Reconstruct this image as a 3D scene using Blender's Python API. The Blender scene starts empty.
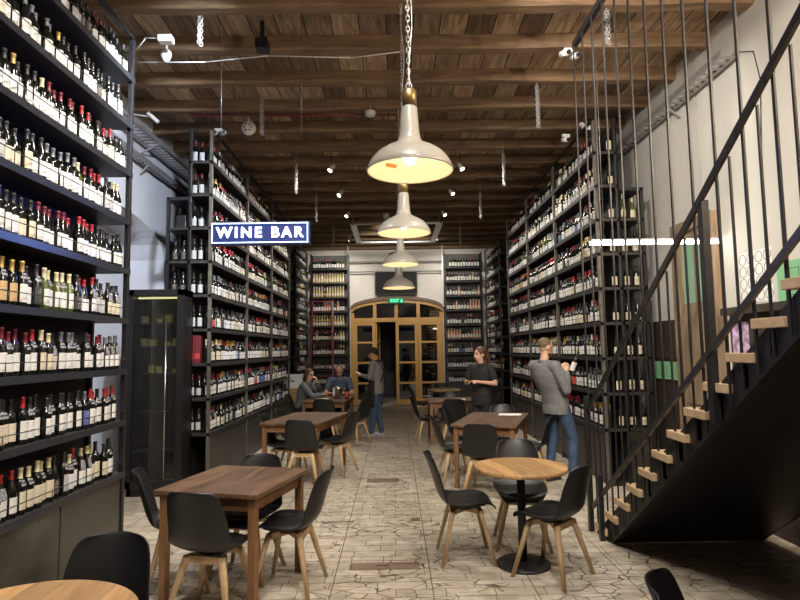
import bpy, bmesh, math, random
from mathutils import Vector, Matrix, Euler
from math import pi, sin, cos, radians
S = bpy.context.scene
COL = S.collection
rnd = random.Random(7)

# ------------------------------------------------------------------ helpers
def link(o, parent=None):
    COL.objects.link(o)
    if parent is not None:
        o.parent = parent
    return o

def tag(o, label, cat, group=None):
    o['label'] = label; o['category'] = cat
    if group: o['group'] = group
    return o

def thing(name, label, cat, loc=(0, 0, 0), rz=0, group=None):
    o = bpy.data.objects.new(name, None); COL.objects.link(o)
    o.empty_display_size = .1
    o.location = loc; o.rotation_euler = (0, 0, rz)
    return tag(o, label, cat, group)

def struct(o):
    o['kind'] = 'structure'; return o

def dup(root, loc, rz, label, group=None):
    r = root.copy(); COL.objects.link(r); r.location = loc; r.rotation_euler = (0, 0, rz)
    r['label'] = label
    if group: r['group'] = group
    for ch in list(root.children):
        c = ch.copy(); COL.objects.link(c); c.parent = r
        for g in list(ch.children):
            d = g.copy(); COL.objects.link(d); d.parent = c
    return r

class MB:
    """collects shapes into one mesh"""
    def __init__(s):
        s.v = []; s.f = []; s.m = []; s.uv = {}; s.sm = []
    def face(s, idx, mi=0, smooth=False, uv=None):
        if uv: s.uv[len(s.f)] = uv
        s.f.append(tuple(idx)); s.m.append(mi); s.sm.append(smooth)
    def box(s, x0, x1, y0, y1, z0, z1, mi=0, M=None):
        b = len(s.v)
        P = [(x0,y0,z0),(x1,y0,z0),(x1,y1,z0),(x0,y1,z0),(x0,y0,z1),(x1,y0,z1),(x1,y1,z1),(x0,y1,z1)]
        if M is not None: P = [tuple(M @ Vector(p)) for p in P]
        s.v += P
        for q in ((0,3,2,1),(4,5,6,7),(0,1,5,4),(1,2,6,5),(2,3,7,6),(3,0,4,7)):
            s.face([b+i for i in q], mi)
        return s
    def beam(s, a, b, w, h, mi=0, up=(0,0,1)):
        a = Vector(a); b = Vector(b); d = (b-a); L = d.length; d.normalize()
        u = Vector(up)
        if abs(d.dot(u)) > .99: u = Vector((0,1,0))
        x = d.cross(u).normalized(); z = x.cross(d).normalized()
        M = Matrix((x, d, z)).transposed().to_4x4(); M.translation = a
        return s.box(-w/2, w/2, 0, L, -h/2, h/2, mi, M)
    def rings(s, rings, mi=0, closed=True, caps=(True, True), smooth=True, uv=False):
        n = len(rings[0]); b = len(s.v)
        for r in rings: s.v += [tuple(p) for p in r]
        m = n if closed else n-1
        K = len(rings)-1
        for k in range(K):
            for i in range(m):
                j = (i+1) % n
                u = [(i/m, k/K), ((i+1)/m, k/K), ((i+1)/m, (k+1)/K), (i/m, (k+1)/K)] if uv else None
                s.face((b+k*n+i, b+k*n+j, b+(k+1)*n+j, b+(k+1)*n+i), mi, smooth, u)
        if caps[0]: s.face([b+i for i in reversed(range(n))], mi, False)
        if caps[1]: s.face([b+K*n+i for i in range(n)], mi, False)
        return s
    def lathe(s, prof, n=16, mi=0, c=(0,0,0), caps=(True, True), a0=0, a1=2*pi, uv=False, smooth=True):
        full = abs(a1-a0-2*pi) < 1e-6
        m = n if full else n+1
        R = []
        for r, z in prof:
            R.append([(c[0]+r*cos(a0+(a1-a0)*i/n), c[1]+r*sin(a0+(a1-a0)*i/n), c[2]+z) for i in range(m)])
        return s.rings(R, mi, full, caps if full else (False, False), smooth, uv)
    def tube(s, a, b, r0, r1=None, n=10, mi=0, caps=True):
        if r1 is None: r1 = r0
        a = Vector(a); b = Vector(b); d = (b-a).normalized()
        u = Vector((0,0,1)) if abs(d.z) < .9 else Vector((1,0,0))
        x = d.cross(u).normalized(); y = d.cross(x)
        R = [[c+(x*cos(-2*pi*i/n)+y*sin(-2*pi*i/n))*r for i in range(n)] for c, r in ((a,r0),(b,r1))]
        return s.rings(R, mi, True, (caps, caps))
    def path(s, pts, r, n=8, mi=0):
        for i in range(len(pts)-1): s.tube(pts[i], pts[i+1], r, r, n, mi)
        return s
    def ball(s, c, rx, ry=None, rz=None, n=12, mi=0, M=None):
        ry = rx if ry is None else ry; rz = rx if rz is None else rz
        c = Vector(c); R = []
        k = max(4, n//2+1)
        for j in range(k+1):
            t = -pi/2+pi*j/k; cc = max(cos(t), .02)
            ring = []
            for i in range(n):
                p = Vector((rx*cc*cos(2*pi*i/n), ry*cc*sin(2*pi*i/n), rz*sin(t)))
                if M is not None: p = M @ p
                ring.append(c+p)
            R.append(ring)
        return s.rings(R, mi)
    def capsule(s, a, b, r0, r1=None, n=10):
        r1 = r0 if r1 is None else r1
        s.tube(a, b, r0, r1, n); s.ball(a, r0, n=n); s.ball(b, r1, n=n); return s
    def torus(s, c, R, r, axis='z', n=16, m=6, mi=0, sx=1, sy=1):
        b = len(s.v)
        for i in range(n):
            a = 2*pi*i/n
            for j in range(m):
                t = 2*pi*j/m
                q = R+r*cos(t)
                p = (q*cos(a)*sx, q*sin(a)*sy, r*sin(t))
                if axis == 'x': p = (p[2], p[0], p[1])
                if axis == 'y': p = (p[0], p[2], p[1])
                s.v.append((c[0]+p[0], c[1]+p[1], c[2]+p[2]))
        for i in range(n):
            for j in range(m):
                s.face((b+i*m+j, b+((i+1)%n)*m+j, b+((i+1)%n)*m+(j+1)%m, b+i*m+(j+1)%m), mi, True)
        return s
    def add(s, o, T):
        """append another MB translated/rotated by matrix"""
        b = len(s.v); fb = len(s.f)
        s.v += [tuple(T @ Vector(p)) for p in o.v]
        for k, f in enumerate(o.f):
            if k in o.uv: s.uv[fb+k] = o.uv[k]
            s.f.append(tuple(b+i for i in f))
        s.m += o.m; s.sm += o.sm
        return s
    def mesh(s, name, mats):
        me = bpy.data.meshes.new(name)
        me.from_pydata(s.v, [], s.f)
        if not isinstance(mats, (list, tuple)): mats = [mats]
        for m in mats: me.materials.append(m)
        me.polygons.foreach_set('material_index', s.m)
        me.polygons.foreach_set('use_smooth', s.sm)
        if s.uv:
            ul = me.uv_layers.new(name='UVMap')
            for k, u in s.uv.items():
                ls = me.polygons[k].loop_start
                for q, t in enumerate(u): ul.data[ls+q].uv = t
        me.update()
        return me
    def build(s, name, mats, parent=None, bevel=0):
        o = bpy.data.objects.new(name, s.mesh(name, mats)); link(o, parent)
        if bevel:
            md = o.modifiers.new('b', 'BEVEL'); md.width = bevel; md.segments = 2; md.limit_method = 'ANGLE'
        return o

def box(name, m, x0, x1, y0, y1, z0, z1, parent=None, bevel=0):
    return MB().box(x0, x1, y0, y1, z0, z1).build(name, m, parent, bevel)

# ------------------------------------------------------------------ materials
def nt(name):
    m = bpy.data.materials.new(name); m.use_nodes = True
    t = m.node_tree; b = t.nodes['Principled BSDF']
    return m, t, b
def N(t, kind, **kw):
    n = t.nodes.new(kind)
    for k, v in kw.items():
        if k in n.inputs: n.inputs[k].default_value = v
        else: setattr(n, k, v)
    return n
def M_(name, col, rough=.5, metal=0, coat=0, noise=0, scale=20, bump=0, emit=None, es=0, trans=0, spec=None):
    m, t, b = nt(name)
    b.inputs['Base Color'].default_value = (*col, 1); b.inputs['Roughness'].default_value = rough
    b.inputs['Metallic'].default_value = metal; b.inputs['Coat Weight'].default_value = coat
    b.inputs['Transmission Weight'].default_value = trans
    if spec is not None: b.inputs['Specular IOR Level'].default_value = spec
    if emit: b.inputs['Emission Color'].default_value = (*emit, 1); b.inputs['Emission Strength'].default_value = es
    if noise or bump:
        tc = N(t, 'ShaderNodeTexCoord'); no = N(t, 'ShaderNodeTexNoise', Scale=scale, Detail=5.0)
        t.links.new(tc.outputs['Object'], no.inputs['Vector'])
        if noise:
            cr = N(t, 'ShaderNodeValToRGB')
            cr.color_ramp.elements[0].position = .3; cr.color_ramp.elements[1].position = .7
            cr.color_ramp.elements[0].color = (*[max(0, c*(1-noise)) for c in col], 1)
            cr.color_ramp.elements[1].color = (*[min(1, c*(1+noise)) for c in col], 1)
            t.links.new(no.outputs['Fac'], cr.inputs['Fac']); t.links.new(cr.outputs['Color'], b.inputs['Base Color'])
        if bump:
            bu = N(t, 'ShaderNodeBump', Strength=bump, Distance=.01)
            t.links.new(no.outputs['Fac'], bu.inputs['Height']); t.links.new(bu.outputs['Normal'], b.inputs['Normal'])
    return m

def wood(name, c0, c1, rough=.5, axis='y', scale=6, plank=0):
    """stretched noise grain; optional plank seams across the grain axis"""
    m, t, b = nt(name)
    tc = N(t, 'ShaderNodeTexCoord'); mp = N(t, 'ShaderNodeMapping')
    sc = {'x': (.12, 1, 1), 'y': (1, .12, 1), 'z': (1, 1, .12)}[axis]
    mp.inputs['Scale'].default_value = [v*scale for v in sc]
    no = N(t, 'ShaderNodeTexNoise', Scale=3.0, Detail=8.0, Roughness=.65, Distortion=.6)
    cr = N(t, 'ShaderNodeValToRGB')
    cr.color_ramp.elements[0].position = .3; cr.color_ramp.elements[1].position = .72
    cr.color_ramp.elements[0].color = (*c0, 1); cr.color_ramp.elements[1].color = (*c1, 1)
    L = t.links.new
    L(tc.outputs['Object'], mp.inputs['Vector']); L(mp.outputs['Vector'], no.inputs['Vector']); L(no.outputs['Fac'], cr.inputs['Fac'])
    out = cr.outputs['Color']
    if plank:
        br = N(t, 'ShaderNodeTexBrick', Scale=1.0)
        br.inputs['Color1'].default_value = (.7, .7, .7, 1); br.inputs['Color2'].default_value = (1.15, 1.1, 1.05, 1)
        br.inputs['Mortar'].default_value = (.25, .22, .2, 1); br.inputs['Mortar Size'].default_value = .0015
        br.inputs['Brick Width'].default_value = 3.0; br.inputs['Row Height'].default_value = plank
        mp2 = N(t, 'ShaderNodeMapping')
        if axis == 'y': mp2.inputs['Rotation'].default_value = (0, 0, pi/2)
        mp2.inputs['Location'].default_value = (.37, .021, 0)
        L(tc.outputs['Object'], mp2.inputs['Vector']); L(mp2.outputs['Vector'], br.inputs['Vector'])
        mx = N(t, 'ShaderNodeMix', data_type='RGBA', blend_type='MULTIPLY'); mx.inputs[0].default_value = 1
        L(out, mx.inputs[6]); L(br.outputs['Color'], mx.inputs[7]); out = mx.outputs[2]
    L(out, b.inputs['Base Color']); b.inputs['Roughness'].default_value = rough
    bu = N(t, 'ShaderNodeBump', Strength=.25, Distance=.004); L(no.outputs['Fac'], bu.inputs['Height']); L(bu.outputs['Normal'], b.inputs['Normal'])
    return m

def floor_mat():
    m, t, b = nt('broken_marble_floor'); L = t.links.new
    tc = N(t, 'ShaderNodeTexCoord'); P = tc.outputs['Object']
    def mth(op, a, bb=None, c=None):
        n = N(t, 'ShaderNodeMath', operation=op)
        for i, v in enumerate((a, bb, c)):
            if v is None: continue
            if isinstance(v, (int, float)): n.inputs[i].default_value = v
            else: L(v, n.inputs[i])
        return n.outputs[0]
    # slightly wandering coordinates
    n0 = N(t, 'ShaderNodeTexNoise', Scale=2.2, Detail=2.0); L(P, n0.inputs['Vector'])
    ad = N(t, 'ShaderNodeVectorMath', operation='SCALE'); L(n0.outputs['Color'], ad.inputs[0]); ad.inputs['Scale'].default_value = .06
    pv = N(t, 'ShaderNodeVectorMath', operation='ADD'); L(P, pv.inputs[0]); L(ad.outputs[0], pv.inputs[1])
    sep = N(t, 'ShaderNodeSeparateXYZ'); L(P, sep.inputs[0]); X, Y = sep.outputs[0], sep.outputs[1]
    # irregular broken slabs
    mp = N(t, 'ShaderNodeMapping'); mp.inputs['Scale'].default_value = (5.2, 10.5, 1); L(pv.outputs[0], mp.inputs['Vector'])
    vo = N(t, 'ShaderNodeTexVoronoi', Scale=1.0, feature='DISTANCE_TO_EDGE'); vo.inputs['Randomness'].default_value = .95
    L(mp.outputs[0], vo.inputs['Vector'])
    vc = N(t, 'ShaderNodeTexVoronoi', Scale=1.0); vc.inputs['Randomness'].default_value = .95; L(mp.outputs[0], vc.inputs['Vector'])
    crack_v = mth('LESS_THAN', vo.outputs['Distance'], .028)
    nm = N(t, 'ShaderNodeTexNoise', Scale=1.7, Detail=3.0); L(P, nm.inputs['Vector'])
    keep = mth('GREATER_THAN', nm.outputs['Fac'], .49)
    crack_v = mth('MULTIPLY', crack_v, keep)
    # rows of rectangular slabs
    br = N(t, 'ShaderNodeTexBrick', Scale=1.0); br.offset = .37; br.squash = .75; br.squash_frequency = 3
    br.inputs['Color1'].default_value = (.55, .50, .425, 1); br.inputs['Color2'].default_value = (.42, .37, .30, 1)
    br.inputs['Mortar'].default_value = (0, 0, 0, 1); br.inputs['Mortar Size'].default_value = .0032; br.inputs['Mortar Smooth'].default_value = .2
    br.inputs['Brick Width'].default_value = .34; br.inputs['Row Height'].default_value = .13
    ad2 = N(t, 'ShaderNodeVectorMath', operation='SCALE'); L(n0.outputs['Color'], ad2.inputs[0]); ad2.inputs['Scale'].default_value = .03
    pv2 = N(t, 'ShaderNodeVectorMath', operation='ADD'); L(P, pv2.inputs[0]); L(ad2.outputs[0], pv2.inputs[1])
    L(pv2.outputs[0], br.inputs['Vector'])
    # long seams every .7 m across, 1.05 m along
    sx = mth('ABSOLUTE', mth('SUBTRACT', mth('FRACT', mth('DIVIDE', mth('ADD', X, 100-.14), .7)), .5))
    seam = mth('GREATER_THAN', sx, .494)
    sy = mth('ABSOLUTE', mth('SUBTRACT', mth('FRACT', mth('DIVIDE', mth('ADD', Y, 100.3), 1.05)), .5))
    seam = mth('MAXIMUM', seam, mth('GREATER_THAN', sy, .4965))
    # slab tint
    hs = N(t, 'ShaderNodeValToRGB')
    hs.color_ramp.elements[0].color = (.39, .34, .28, 1); hs.color_ramp.elements[1].color = (.61, .565, .49, 1)
    e = hs.color_ramp.elements.new(.5); e.color = (.52, .475, .40, 1)
    sp2 = N(t, 'ShaderNodeSeparateXYZ'); L(vc.outputs['Color'], sp2.inputs[0]); L(sp2.outputs[0], hs.inputs['Fac'])
    mx = N(t, 'ShaderNodeMix', data_type='RGBA'); mx.inputs[0].default_value = .45; L(hs.outputs[0], mx.inputs[6]); L(br.outputs['Color'], mx.inputs[7])
    nf = N(t, 'ShaderNodeTexNoise', Scale=9.0, Detail=8.0); L(P, nf.inputs['Vector'])
    cl = N(t, 'ShaderNodeValToRGB'); cl.color_ramp.elements[0].color = (.72, .70, .66, 1); cl.color_ramp.elements[1].color = (1.1, 1.08, 1.05, 1)
    cl.color_ramp.elements[0].position = .25; cl.color_ramp.elements[1].position = .6
    L(nf.outputs['Fac'], cl.inputs['Fac'])
    mm = N(t, 'ShaderNodeMix', data_type='RGBA', blend_type='MULTIPLY'); mm.inputs[0].default_value = 1; L(mx.outputs[2], mm.inputs[6]); L(cl.outputs[0], mm.inputs[7])
    # worn brown repair patches set in the floor
    spw = N(t, 'ShaderNodeSeparateXYZ'); L(pv2.outputs[0], spw.inputs[0])
    patch = None
    for cx, cyy, hw, hh in ((-.10, 4.58, .27, .075), (-.17, 7.5, .2, .12)):
        a = mth('MULTIPLY', mth('LESS_THAN', mth('ABSOLUTE', mth('SUBTRACT', spw.outputs[0], cx+.015)), hw),
                mth('LESS_THAN', mth('ABSOLUTE', mth('SUBTRACT', spw.outputs[1], cyy+.015)), hh))
        patch = a if patch is None else mth('MAXIMUM', patch, a)
    mp_ = N(t, 'ShaderNodeMix', data_type='RGBA'); L(patch, mp_.inputs[0]); L(mm.outputs[2], mp_.inputs[6]); mp_.inputs[7].default_value = (.23, .165, .12, 1)
    bm = mth('MULTIPLY', br.outputs['Fac'], mth('LESS_THAN', nm.outputs['Fac'], .56))
    crack = mth('MAXIMUM', mth('MAXIMUM', crack_v, bm), seam)
    mc = N(t, 'ShaderNodeMix', data_type='RGBA'); L(mth('MULTIPLY', crack, .85), mc.inputs[0]); L(mp_.outputs[2], mc.inputs[6]); mc.inputs[7].default_value = (.075, .05, .03, 1)
    L(mc.outputs[2], b.inputs['Base Color']); b.inputs['Roughness'].default_value = .42
    bu = N(t, 'ShaderNodeBump', Strength=.4, Distance=.004); L(mth('SUBTRACT', 1, crack), bu.inputs['Height']); L(bu.outputs['Normal'], b.inputs['Normal'])
    return m

def ceiling_mat():
    m, t, b = nt('old_plank_ceiling'); L = t.links.new
    tc = N(t, 'ShaderNodeTexCoord'); P = tc.outputs['Object']
    mp = N(t, 'ShaderNodeMapping'); mp.inputs['Rotation'].default_value = (0, 0, pi/2); mp.inputs['Location'].default_value = (.57, .04, 0)
    L(P, mp.inputs['Vector'])
    nd = N(t, 'ShaderNodeTexNoise', Scale=.8); L(P, nd.inputs['Vector'])
    br = N(t, 'ShaderNodeTexBrick', Scale=1.0); br.offset = 0; br.squash = 1
    br.inputs['Color1'].default_value = (.15, .095, .058, 1); br.inputs['Color2'].default_value = (.52, .38, .25, 1)
    br.inputs['Mortar'].default_value = (.006, .004, .003, 1); br.inputs['Mortar Size'].default_value = .006
    br.inputs['Brick Width'].default_value = .74; br.inputs['Row Height'].default_value = .27; br.inputs['Bias'].default_value = -.1
    L(mp.outputs[0], br.inputs['Vector'])
    m2 = N(t, 'ShaderNodeMapping'); m2.inputs['Scale'].default_value = (14, 1.6, 1); L(P, m2.inputs['Vector'])
    no = N(t, 'ShaderNodeTexNoise', Scale=1.5, Detail=9.0, Distortion=.8); L(m2.outputs[0], no.inputs['Vector'])
    cr = N(t, 'ShaderNodeValToRGB'); cr.color_ramp.elements[0].position = .3; cr.color_ramp.elements[1].position = .75
    cr.color_ramp.elements[0].color = (.45, .45, .45, 1); cr.color_ramp.elements[1].color = (1.5, 1.45, 1.4, 1)
    L(no.outputs['Fac'], cr.inputs['Fac'])
    mm = N(t, 'ShaderNodeMix', data_type='RGBA', blend_type='MULTIPLY'); mm.inputs[0].default_value = 1
    L(br.outputs['Color'], mm.inputs[6]); L(cr.outputs[0], mm.inputs[7]); L(mm.outputs[2], b.inputs['Base Color'])
    b.inputs['Roughness'].default_value = .8
    bu = N(t, 'ShaderNodeBump', Strength=.6, Distance=.01); L(no.outputs['Fac'], bu.inputs['Height']); L(bu.outputs['Normal'], b.inputs['Normal'])
    return m

def label_mat(name, col, ink):
    m, t, b = nt(name); L = t.links.new
    tc = N(t, 'ShaderNodeTexCoord'); sp = N(t, 'ShaderNodeSeparateXYZ'); L(tc.outputs['UV'], sp.inputs[0])
    def mth(op, a, bb=None):
        n = N(t, 'ShaderNodeMath', operation=op)
        for i, v in enumerate((a, bb)):
            if v is None: continue
            if isinstance(v, (int, float)): n.inputs[i].default_value = v
            else: L(v, n.inputs[i])
        return n.outputs[0]
    u, v = sp.outputs[0], sp.outputs[1]
    v9 = mth('MULTIPLY', v, 8)
    band = mth('GREATER_THAN', mth('FRACT', v9), .62)
    cb = N(t, 'ShaderNodeCombineXYZ'); L(mth('MULTIPLY', u, 26), cb.inputs[0]); L(mth('MULTIPLY', mth('FLOOR', v9), 7.3), cb.inputs[1])
    no = N(t, 'ShaderNodeTexNoise', Scale=1.0, Detail=0.0); L(cb.outputs[0], no.inputs['Vector'])
    k = mth('MULTIPLY', band, mth('GREATER_THAN', no.outputs['Fac'], .52))
    du = mth('ABSOLUTE', mth('SUBTRACT', u, .5))
    k = mth('MULTIPLY', k, mth('LESS_THAN', du, .26))
    k = mth('MULTIPLY', k, mth('LESS_THAN', mth('ABSOLUTE', mth('SUBTRACT', v, .5)), .42))
    mx = N(t, 'ShaderNodeMix', data_type='RGBA'); L(mth('MULTIPLY', k, .6), mx.inputs[0])
    mx.inputs[6].default_value = (*col, 1); mx.inputs[7].default_value = (*ink, 1)
    L(mx.outputs[2], b.inputs['Base Color']); b.inputs['Roughness'].default_value = .6
    return m

def glass_mat(name, tint=(.9, .95, .95), rough=.02, a=.25):
    """thin pane: mostly see-through with mirror sheen"""
    m, t, b = nt(name); L = t.links.new
    out = t.nodes['Material Output']
    tr = N(t, 'ShaderNodeBsdfTransparent'); tr.inputs[0].default_value = (*tint, 1)
    gl = N(t, 'ShaderNodeBsdfGlossy'); gl.inputs['Roughness'].default_value = rough
    fr = N(t, 'ShaderNodeFresnel', IOR=1.5)
    ad = N(t, 'ShaderNodeMath', operation='ADD'); L(fr.outputs[0], ad.inputs[0]); ad.inputs[1].default_value = a
    mx = N(t, 'ShaderNodeMixShader'); L(ad.outputs[0], mx.inputs[0]); L(tr.outputs[0], mx.inputs[1]); L(gl.outputs[0], mx.inputs[2])
    L(mx.outputs[0], out.inputs['Surface'])
    return m

FLOOR = floor_mat(); CEIL = ceiling_mat()
BEAM = wood('old_beam_wood', (.095, .058, .034), (.28, .18, .105), .8, 'x', 5)
PLASTER = M_('white_plaster', (.66, .64, .60), .85, noise=.06, scale=1.5, bump=.15)
PLASTERL = M_('cool_white_plaster', (.60, .61, .66), .85, noise=.06, scale=1.5, bump=.15)
BLACKM = M_('black_powder_steel', (.011, .011, .013), .42, noise=.3, scale=30)
STEELD = M_('dark_grey_steel', (.026, .028, .034), .4, metal=.2, noise=.2, scale=15)
SHELFM = M_('blackened_shelf_wood', (.022, .019, .017), .5, noise=.35, scale=12)
BACKP = M_('dark_back_board', (.014, .013, .012), .7, noise=.3, scale=6)
BACKG = M_('grey_back_board', (.13, .125, .12), .7, noise=.15, scale=4)
CABD = wood('black_stained_cabinet_wood', (.012, .012, .012), (.045, .042, .038), .45, 'z', 6)
DGLASS = M_('dark_smoked_glass', (.03, .028, .022), .22, noise=.7, scale=3, coat=.15)
POSTLIT = M_('lit_tan_steel_post', (.10, .092, .078), .42, metal=.2, noise=.3, scale=12)  # tan light on the post fronts, put into the steel colour
GALV = M_('galvanised_steel', (.42, .42, .43), .4, metal=.6, noise=.15, scale=30)
SHELLM = M_('black_moulded_plastic', (.008, .008, .009), .42)
CUSH = M_('black_leatherette_pad', (.012, .012, .013), .45, bump=.1, scale=60)
BEECH = wood('beech_leg_wood', (.46, .31, .17), (.66, .48, .29), .45, 'z', 5)
WALNUT = wood('brown_table_wood', (.060, .034, .021), (.225, .138, .085), .38, 'y', 7, .14)
WALNUTL = wood('brown_table_leg_wood', (.14, .066, .026), (.26, .135, .058), .5, 'z', 7)
OAKTOP = wood('light_oak_table_top', (.36, .20, .085), (.60, .39, .19), .4, 'y', 6, .11)
GOLDOAK = wood('golden_oak_joinery', (.38, .20, .05), (.55, .32, .095), .42, 'z', 5)
DKTRIM = wood('dark_arch_trim', (.09, .055, .03), (.16, .10, .05), .5, 'x', 5)
TREAD = wood('ash_stair_tread', (.42, .29, .17), (.62, .46, .29), .5, 'x', 5)
OLDDOOR = wood('weathered_door_wood', (.16, .105, .062), (.38, .28, .19), .7, 'z', 5)
CREAM = M_('cream_enamel', (.37, .35, .31), .32, coat=.3)
INNERW = M_('white_enamel_inside', (.72, .66, .52), .5)
BRASS = M_('aged_brass', (.32, .22, .10), .4, metal=.8)
CHROME = M_('brushed_chrome', (.6, .6, .6), .22, metal=1)
WHITEP = M_('white_plastic', (.75, .75, .75), .4)
PAPER = M_('white_paper', (.85, .84, .82), .7)
BLACKP = M_('black_plastic', (.01, .01, .011), .35)
SCREEN = M_('black_screen', (.006, .006, .008), .5, spec=.15)
BULB = M_('warm_bulb', (1, .8, .5), .3, emit=(1, .74, .38), es=9)
SPOTE = M_('spot_lens', (1, 1, 1), .3, emit=(1, .93, .8), es=45)
TUBEE = M_('white_led_diffuser', (1, 1, 1), .3, emit=(1, .96, .86), es=16)
NEONW = M_('blue_white_neon', (1, 1, 1), .3, emit=(.82, .91, 1), es=4)
NEONB = M_('pale_blue_neon_edge', (1, 1, 1), .3, emit=(.38, .62, 1), es=2.6)
SIGNF = M_('deep_blue_sign_face', (.008, .02, .12), .45, emit=(.015, .05, .5), es=.10)
GREENP = M_('mint_green_poster', (.24, .55, .30), .6)
GREENG = M_('pale_green_pane', (.28, .50, .36), .3)
EXITE = M_('green_exit_light', (.0, .6, .3), .4, emit=(.05, 1, .45), es=1.6)
EXITD = M_('dark_green_exit_face', (.0, .10, .05), .4, emit=(.0, .4, .2), es=.15)
REDM = M_('dark_red_painted_steel', (.13, .015, .016), .4)
GLASS = glass_mat('clear_pane', a=.04)
DOORG = glass_mat('dark_door_pane', (.55, .55, .55), a=.1)
WAINS = wood('dark_brown_wainscot', (.028, .02, .014), (.06, .045, .03), .6, 'z', 3)
PURPLE = M_('purple_poster_paint', (.52, .36, .55), .6, noise=.75, scale=16)
INK = M_('black_ink', (.03, .03, .03), .7)

# ------------------------------------------------------------------ room shell
XL, XR, YB, YF, ZC = -3.35, 3.3, 17.35, -2.6, 4.87
struct(box('floor', FLOOR, XL-1, XR+.2, YF-.1, YB+3.2, -.1, 0))
struct(box('ceiling', CEIL, XL-1, XR+.2, YF-.1, YB+.2, ZC, ZC+.1))
# right wall, front wall (behind the camera)
struct(box('wall_right', PLASTER, XR, XR+.2, YF, YB, 0, ZC))
struct(box('wall_front', PLASTER, XL-.6, XR+.2, YF-.2, YF, 0, ZC))
# left wall with a deep segmental-arched recess
mb = MB(); ya, yb_, zs, rise = 5.65, 8.4, 3.0, .46
mb.box(XL-.2, XL, YF, ya, 0, ZC); mb.box(XL-.2, XL, yb_, YB, 0, ZC)
n = 20; pts = []
for i in range(n+1):
    y = ya+(yb_-ya)*i/n; q = (y-(ya+yb_)/2)/((yb_-ya)/2)
    pts.append((y, zs+rise*math.sqrt(max(0, 1-q*q))))
for i in range(n):
    (y0, z0), (y1, z1) = pts[i], pts[i+1]
    b = len(mb.v)
    mb.v += [(XL, y0, z0), (XL, y1, z1), (XL, y1, ZC), (XL, y0, ZC), (XL-.55, y0, z0), (XL-.55, y1, z1)]
    mb.face((b, b+1, b+2, b+3)); mb.face((b, b+4, b+5, b+1), 0, True)
mb.box(XL-.55, XL-.2, ya-.05, ya, 0, 3.6); mb.box(XL-.55, XL-.2, yb_, yb_+.05, 0, 3.6)
mb.box(XL-.6, XL-.55, ya-.1, yb_+.1, 0, 3.7)
struct(mb.build('wall_left', PLASTERL))
# back wall with segmental-arched doorway
DX0, DX1, DZS, DRISE = -1.30, 1.46, 2.86, .34
def archz(x):
    q = (x-(DX0+DX1)/2)/((DX1-DX0)/2); return DZS+DRISE*math.sqrt(max(0, 1-.97*q*q)) - DRISE*math.sqrt(.03)
mb = MB(); mb.box(XL-.2, DX0, YB-.05, YB+.25, 0, ZC); mb.box(DX1, XR+.2, YB-.05, YB+.25, 0, ZC)
n = 24
for i in range(n):
    x0 = DX0+(DX1-DX0)*i/n; x1 = DX0+(DX1-DX0)*(i+1)/n
    b = len(mb.v)
    mb.v += [(x0, YB-.05, archz(x0)), (x1, YB-.05, archz(x1)), (x1, YB-.05, ZC), (x0, YB-.05, ZC), (x0, YB+.25, archz(x0)), (x1, YB+.25, archz(x1))]
    mb.face((b, b+1, b+2, b+3)); mb.face((b, b+4, b+5, b+1))
struct(mb.build('wall_back', PLASTER))
# dark vestibule behind the doors
mb = MB()
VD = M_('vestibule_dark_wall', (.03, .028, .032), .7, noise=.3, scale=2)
mb.box(-1.9, 2.1, 20.2, 20.3, 0, 3.3); mb.box(-2.0, -1.9, YB+.25, 20.3, 0, 3.3); mb.box(2.1, 2.2, YB+.25, 20.3, 0, 3.3); mb.box(-2, 2.2, YB+.25, 20.3, 3.3, 3.4)
struct(mb.build('wall_vestibule', VD))
# beams
y = 2.05-.74*6; i = 0
bmesh_ = None
for k in range(27):
    yb = y+.74*k
    if yb > YB-.3: break
    m = MB()
    # a slightly wandering hewn timber
    R = []
    for q in range(14):
        x = XL+(XR-XL)*q/13
        dy = rnd.uniform(-.012, .012); dz = rnd.uniform(-.012, .008); w = .075+rnd.uniform(-.01, .01)
        R.append([(x, yb-w+dy, ZC), (x, yb-w+dy, ZC-.12+dz), (x, yb-w+.02+dy, ZC-.14+dz), (x, yb+w-.02+dy, ZC-.14+dz), (x, yb+w+dy, ZC-.12+dz), (x, yb+w+dy, ZC)])
    m.rings(R, 0, True, (False, False), False)
    struct(m.build('ceiling_beam', BEAM))
struct(box('trim_1', BEAM, XL, XR, YB-.2, YB-.05, 4.66, ZC))
# wainscot and door in the right wall
mb = MB(); mb.box(XR-.03, XR, 6.60, 7.6, 0, 1.95); mb.box(XR-.045, XR, 6.60, 7.6, 1.5, 1.54); mb.box(XR-.03, XR, .8, 5.6, 0, 1.93); mb.box(XR-.12, XR, .8, 5.6, 1.93, 2.0)
struct(mb.build('trim_2', WAINS))
d = bpy.data.objects.new('door_1', None); link(d); struct(d); d.location = (XR, 6.15, 0); d.scale = (1, .83, .925)
mb = MB()
mb.box(-.05, 0, -.44, .44, 0, 2.28); mb.box(-.05, 0, -.44, -.36, 2.28, 3.05); mb.box(-.05, 0, .36, .44, 2.28, 3.05); mb.box(-.05, 0, -.03, .03, 2.28, 3.05)
mb.box(-.05, 0, -.44, .44, 3.05, 3.14)
for q in range(4): mb.box(-.065, -.05, -.40+q*.2, -.23+q*.2, .2, 1.0); mb.box(-.065, -.05, -.40+q*.2, -.23+q*.2, 1.1, 2.15)
mb.build('door_leaf', OLDDOOR, d)
mb = MB(); mb.box(-.09, 0, -.52, -.44, 0, 3.14); mb.box(-.09, 0, .44, .52, 0, 3.14); mb.box(-.09, 0, -.52, .52, 3.14, 3.26)
mb.build('door_frame', OLDDOOR, d)
MB().box(-.03, -.01, -.36, .36, 2.28, 3.0).build('door_pane', GREENG, d)
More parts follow.
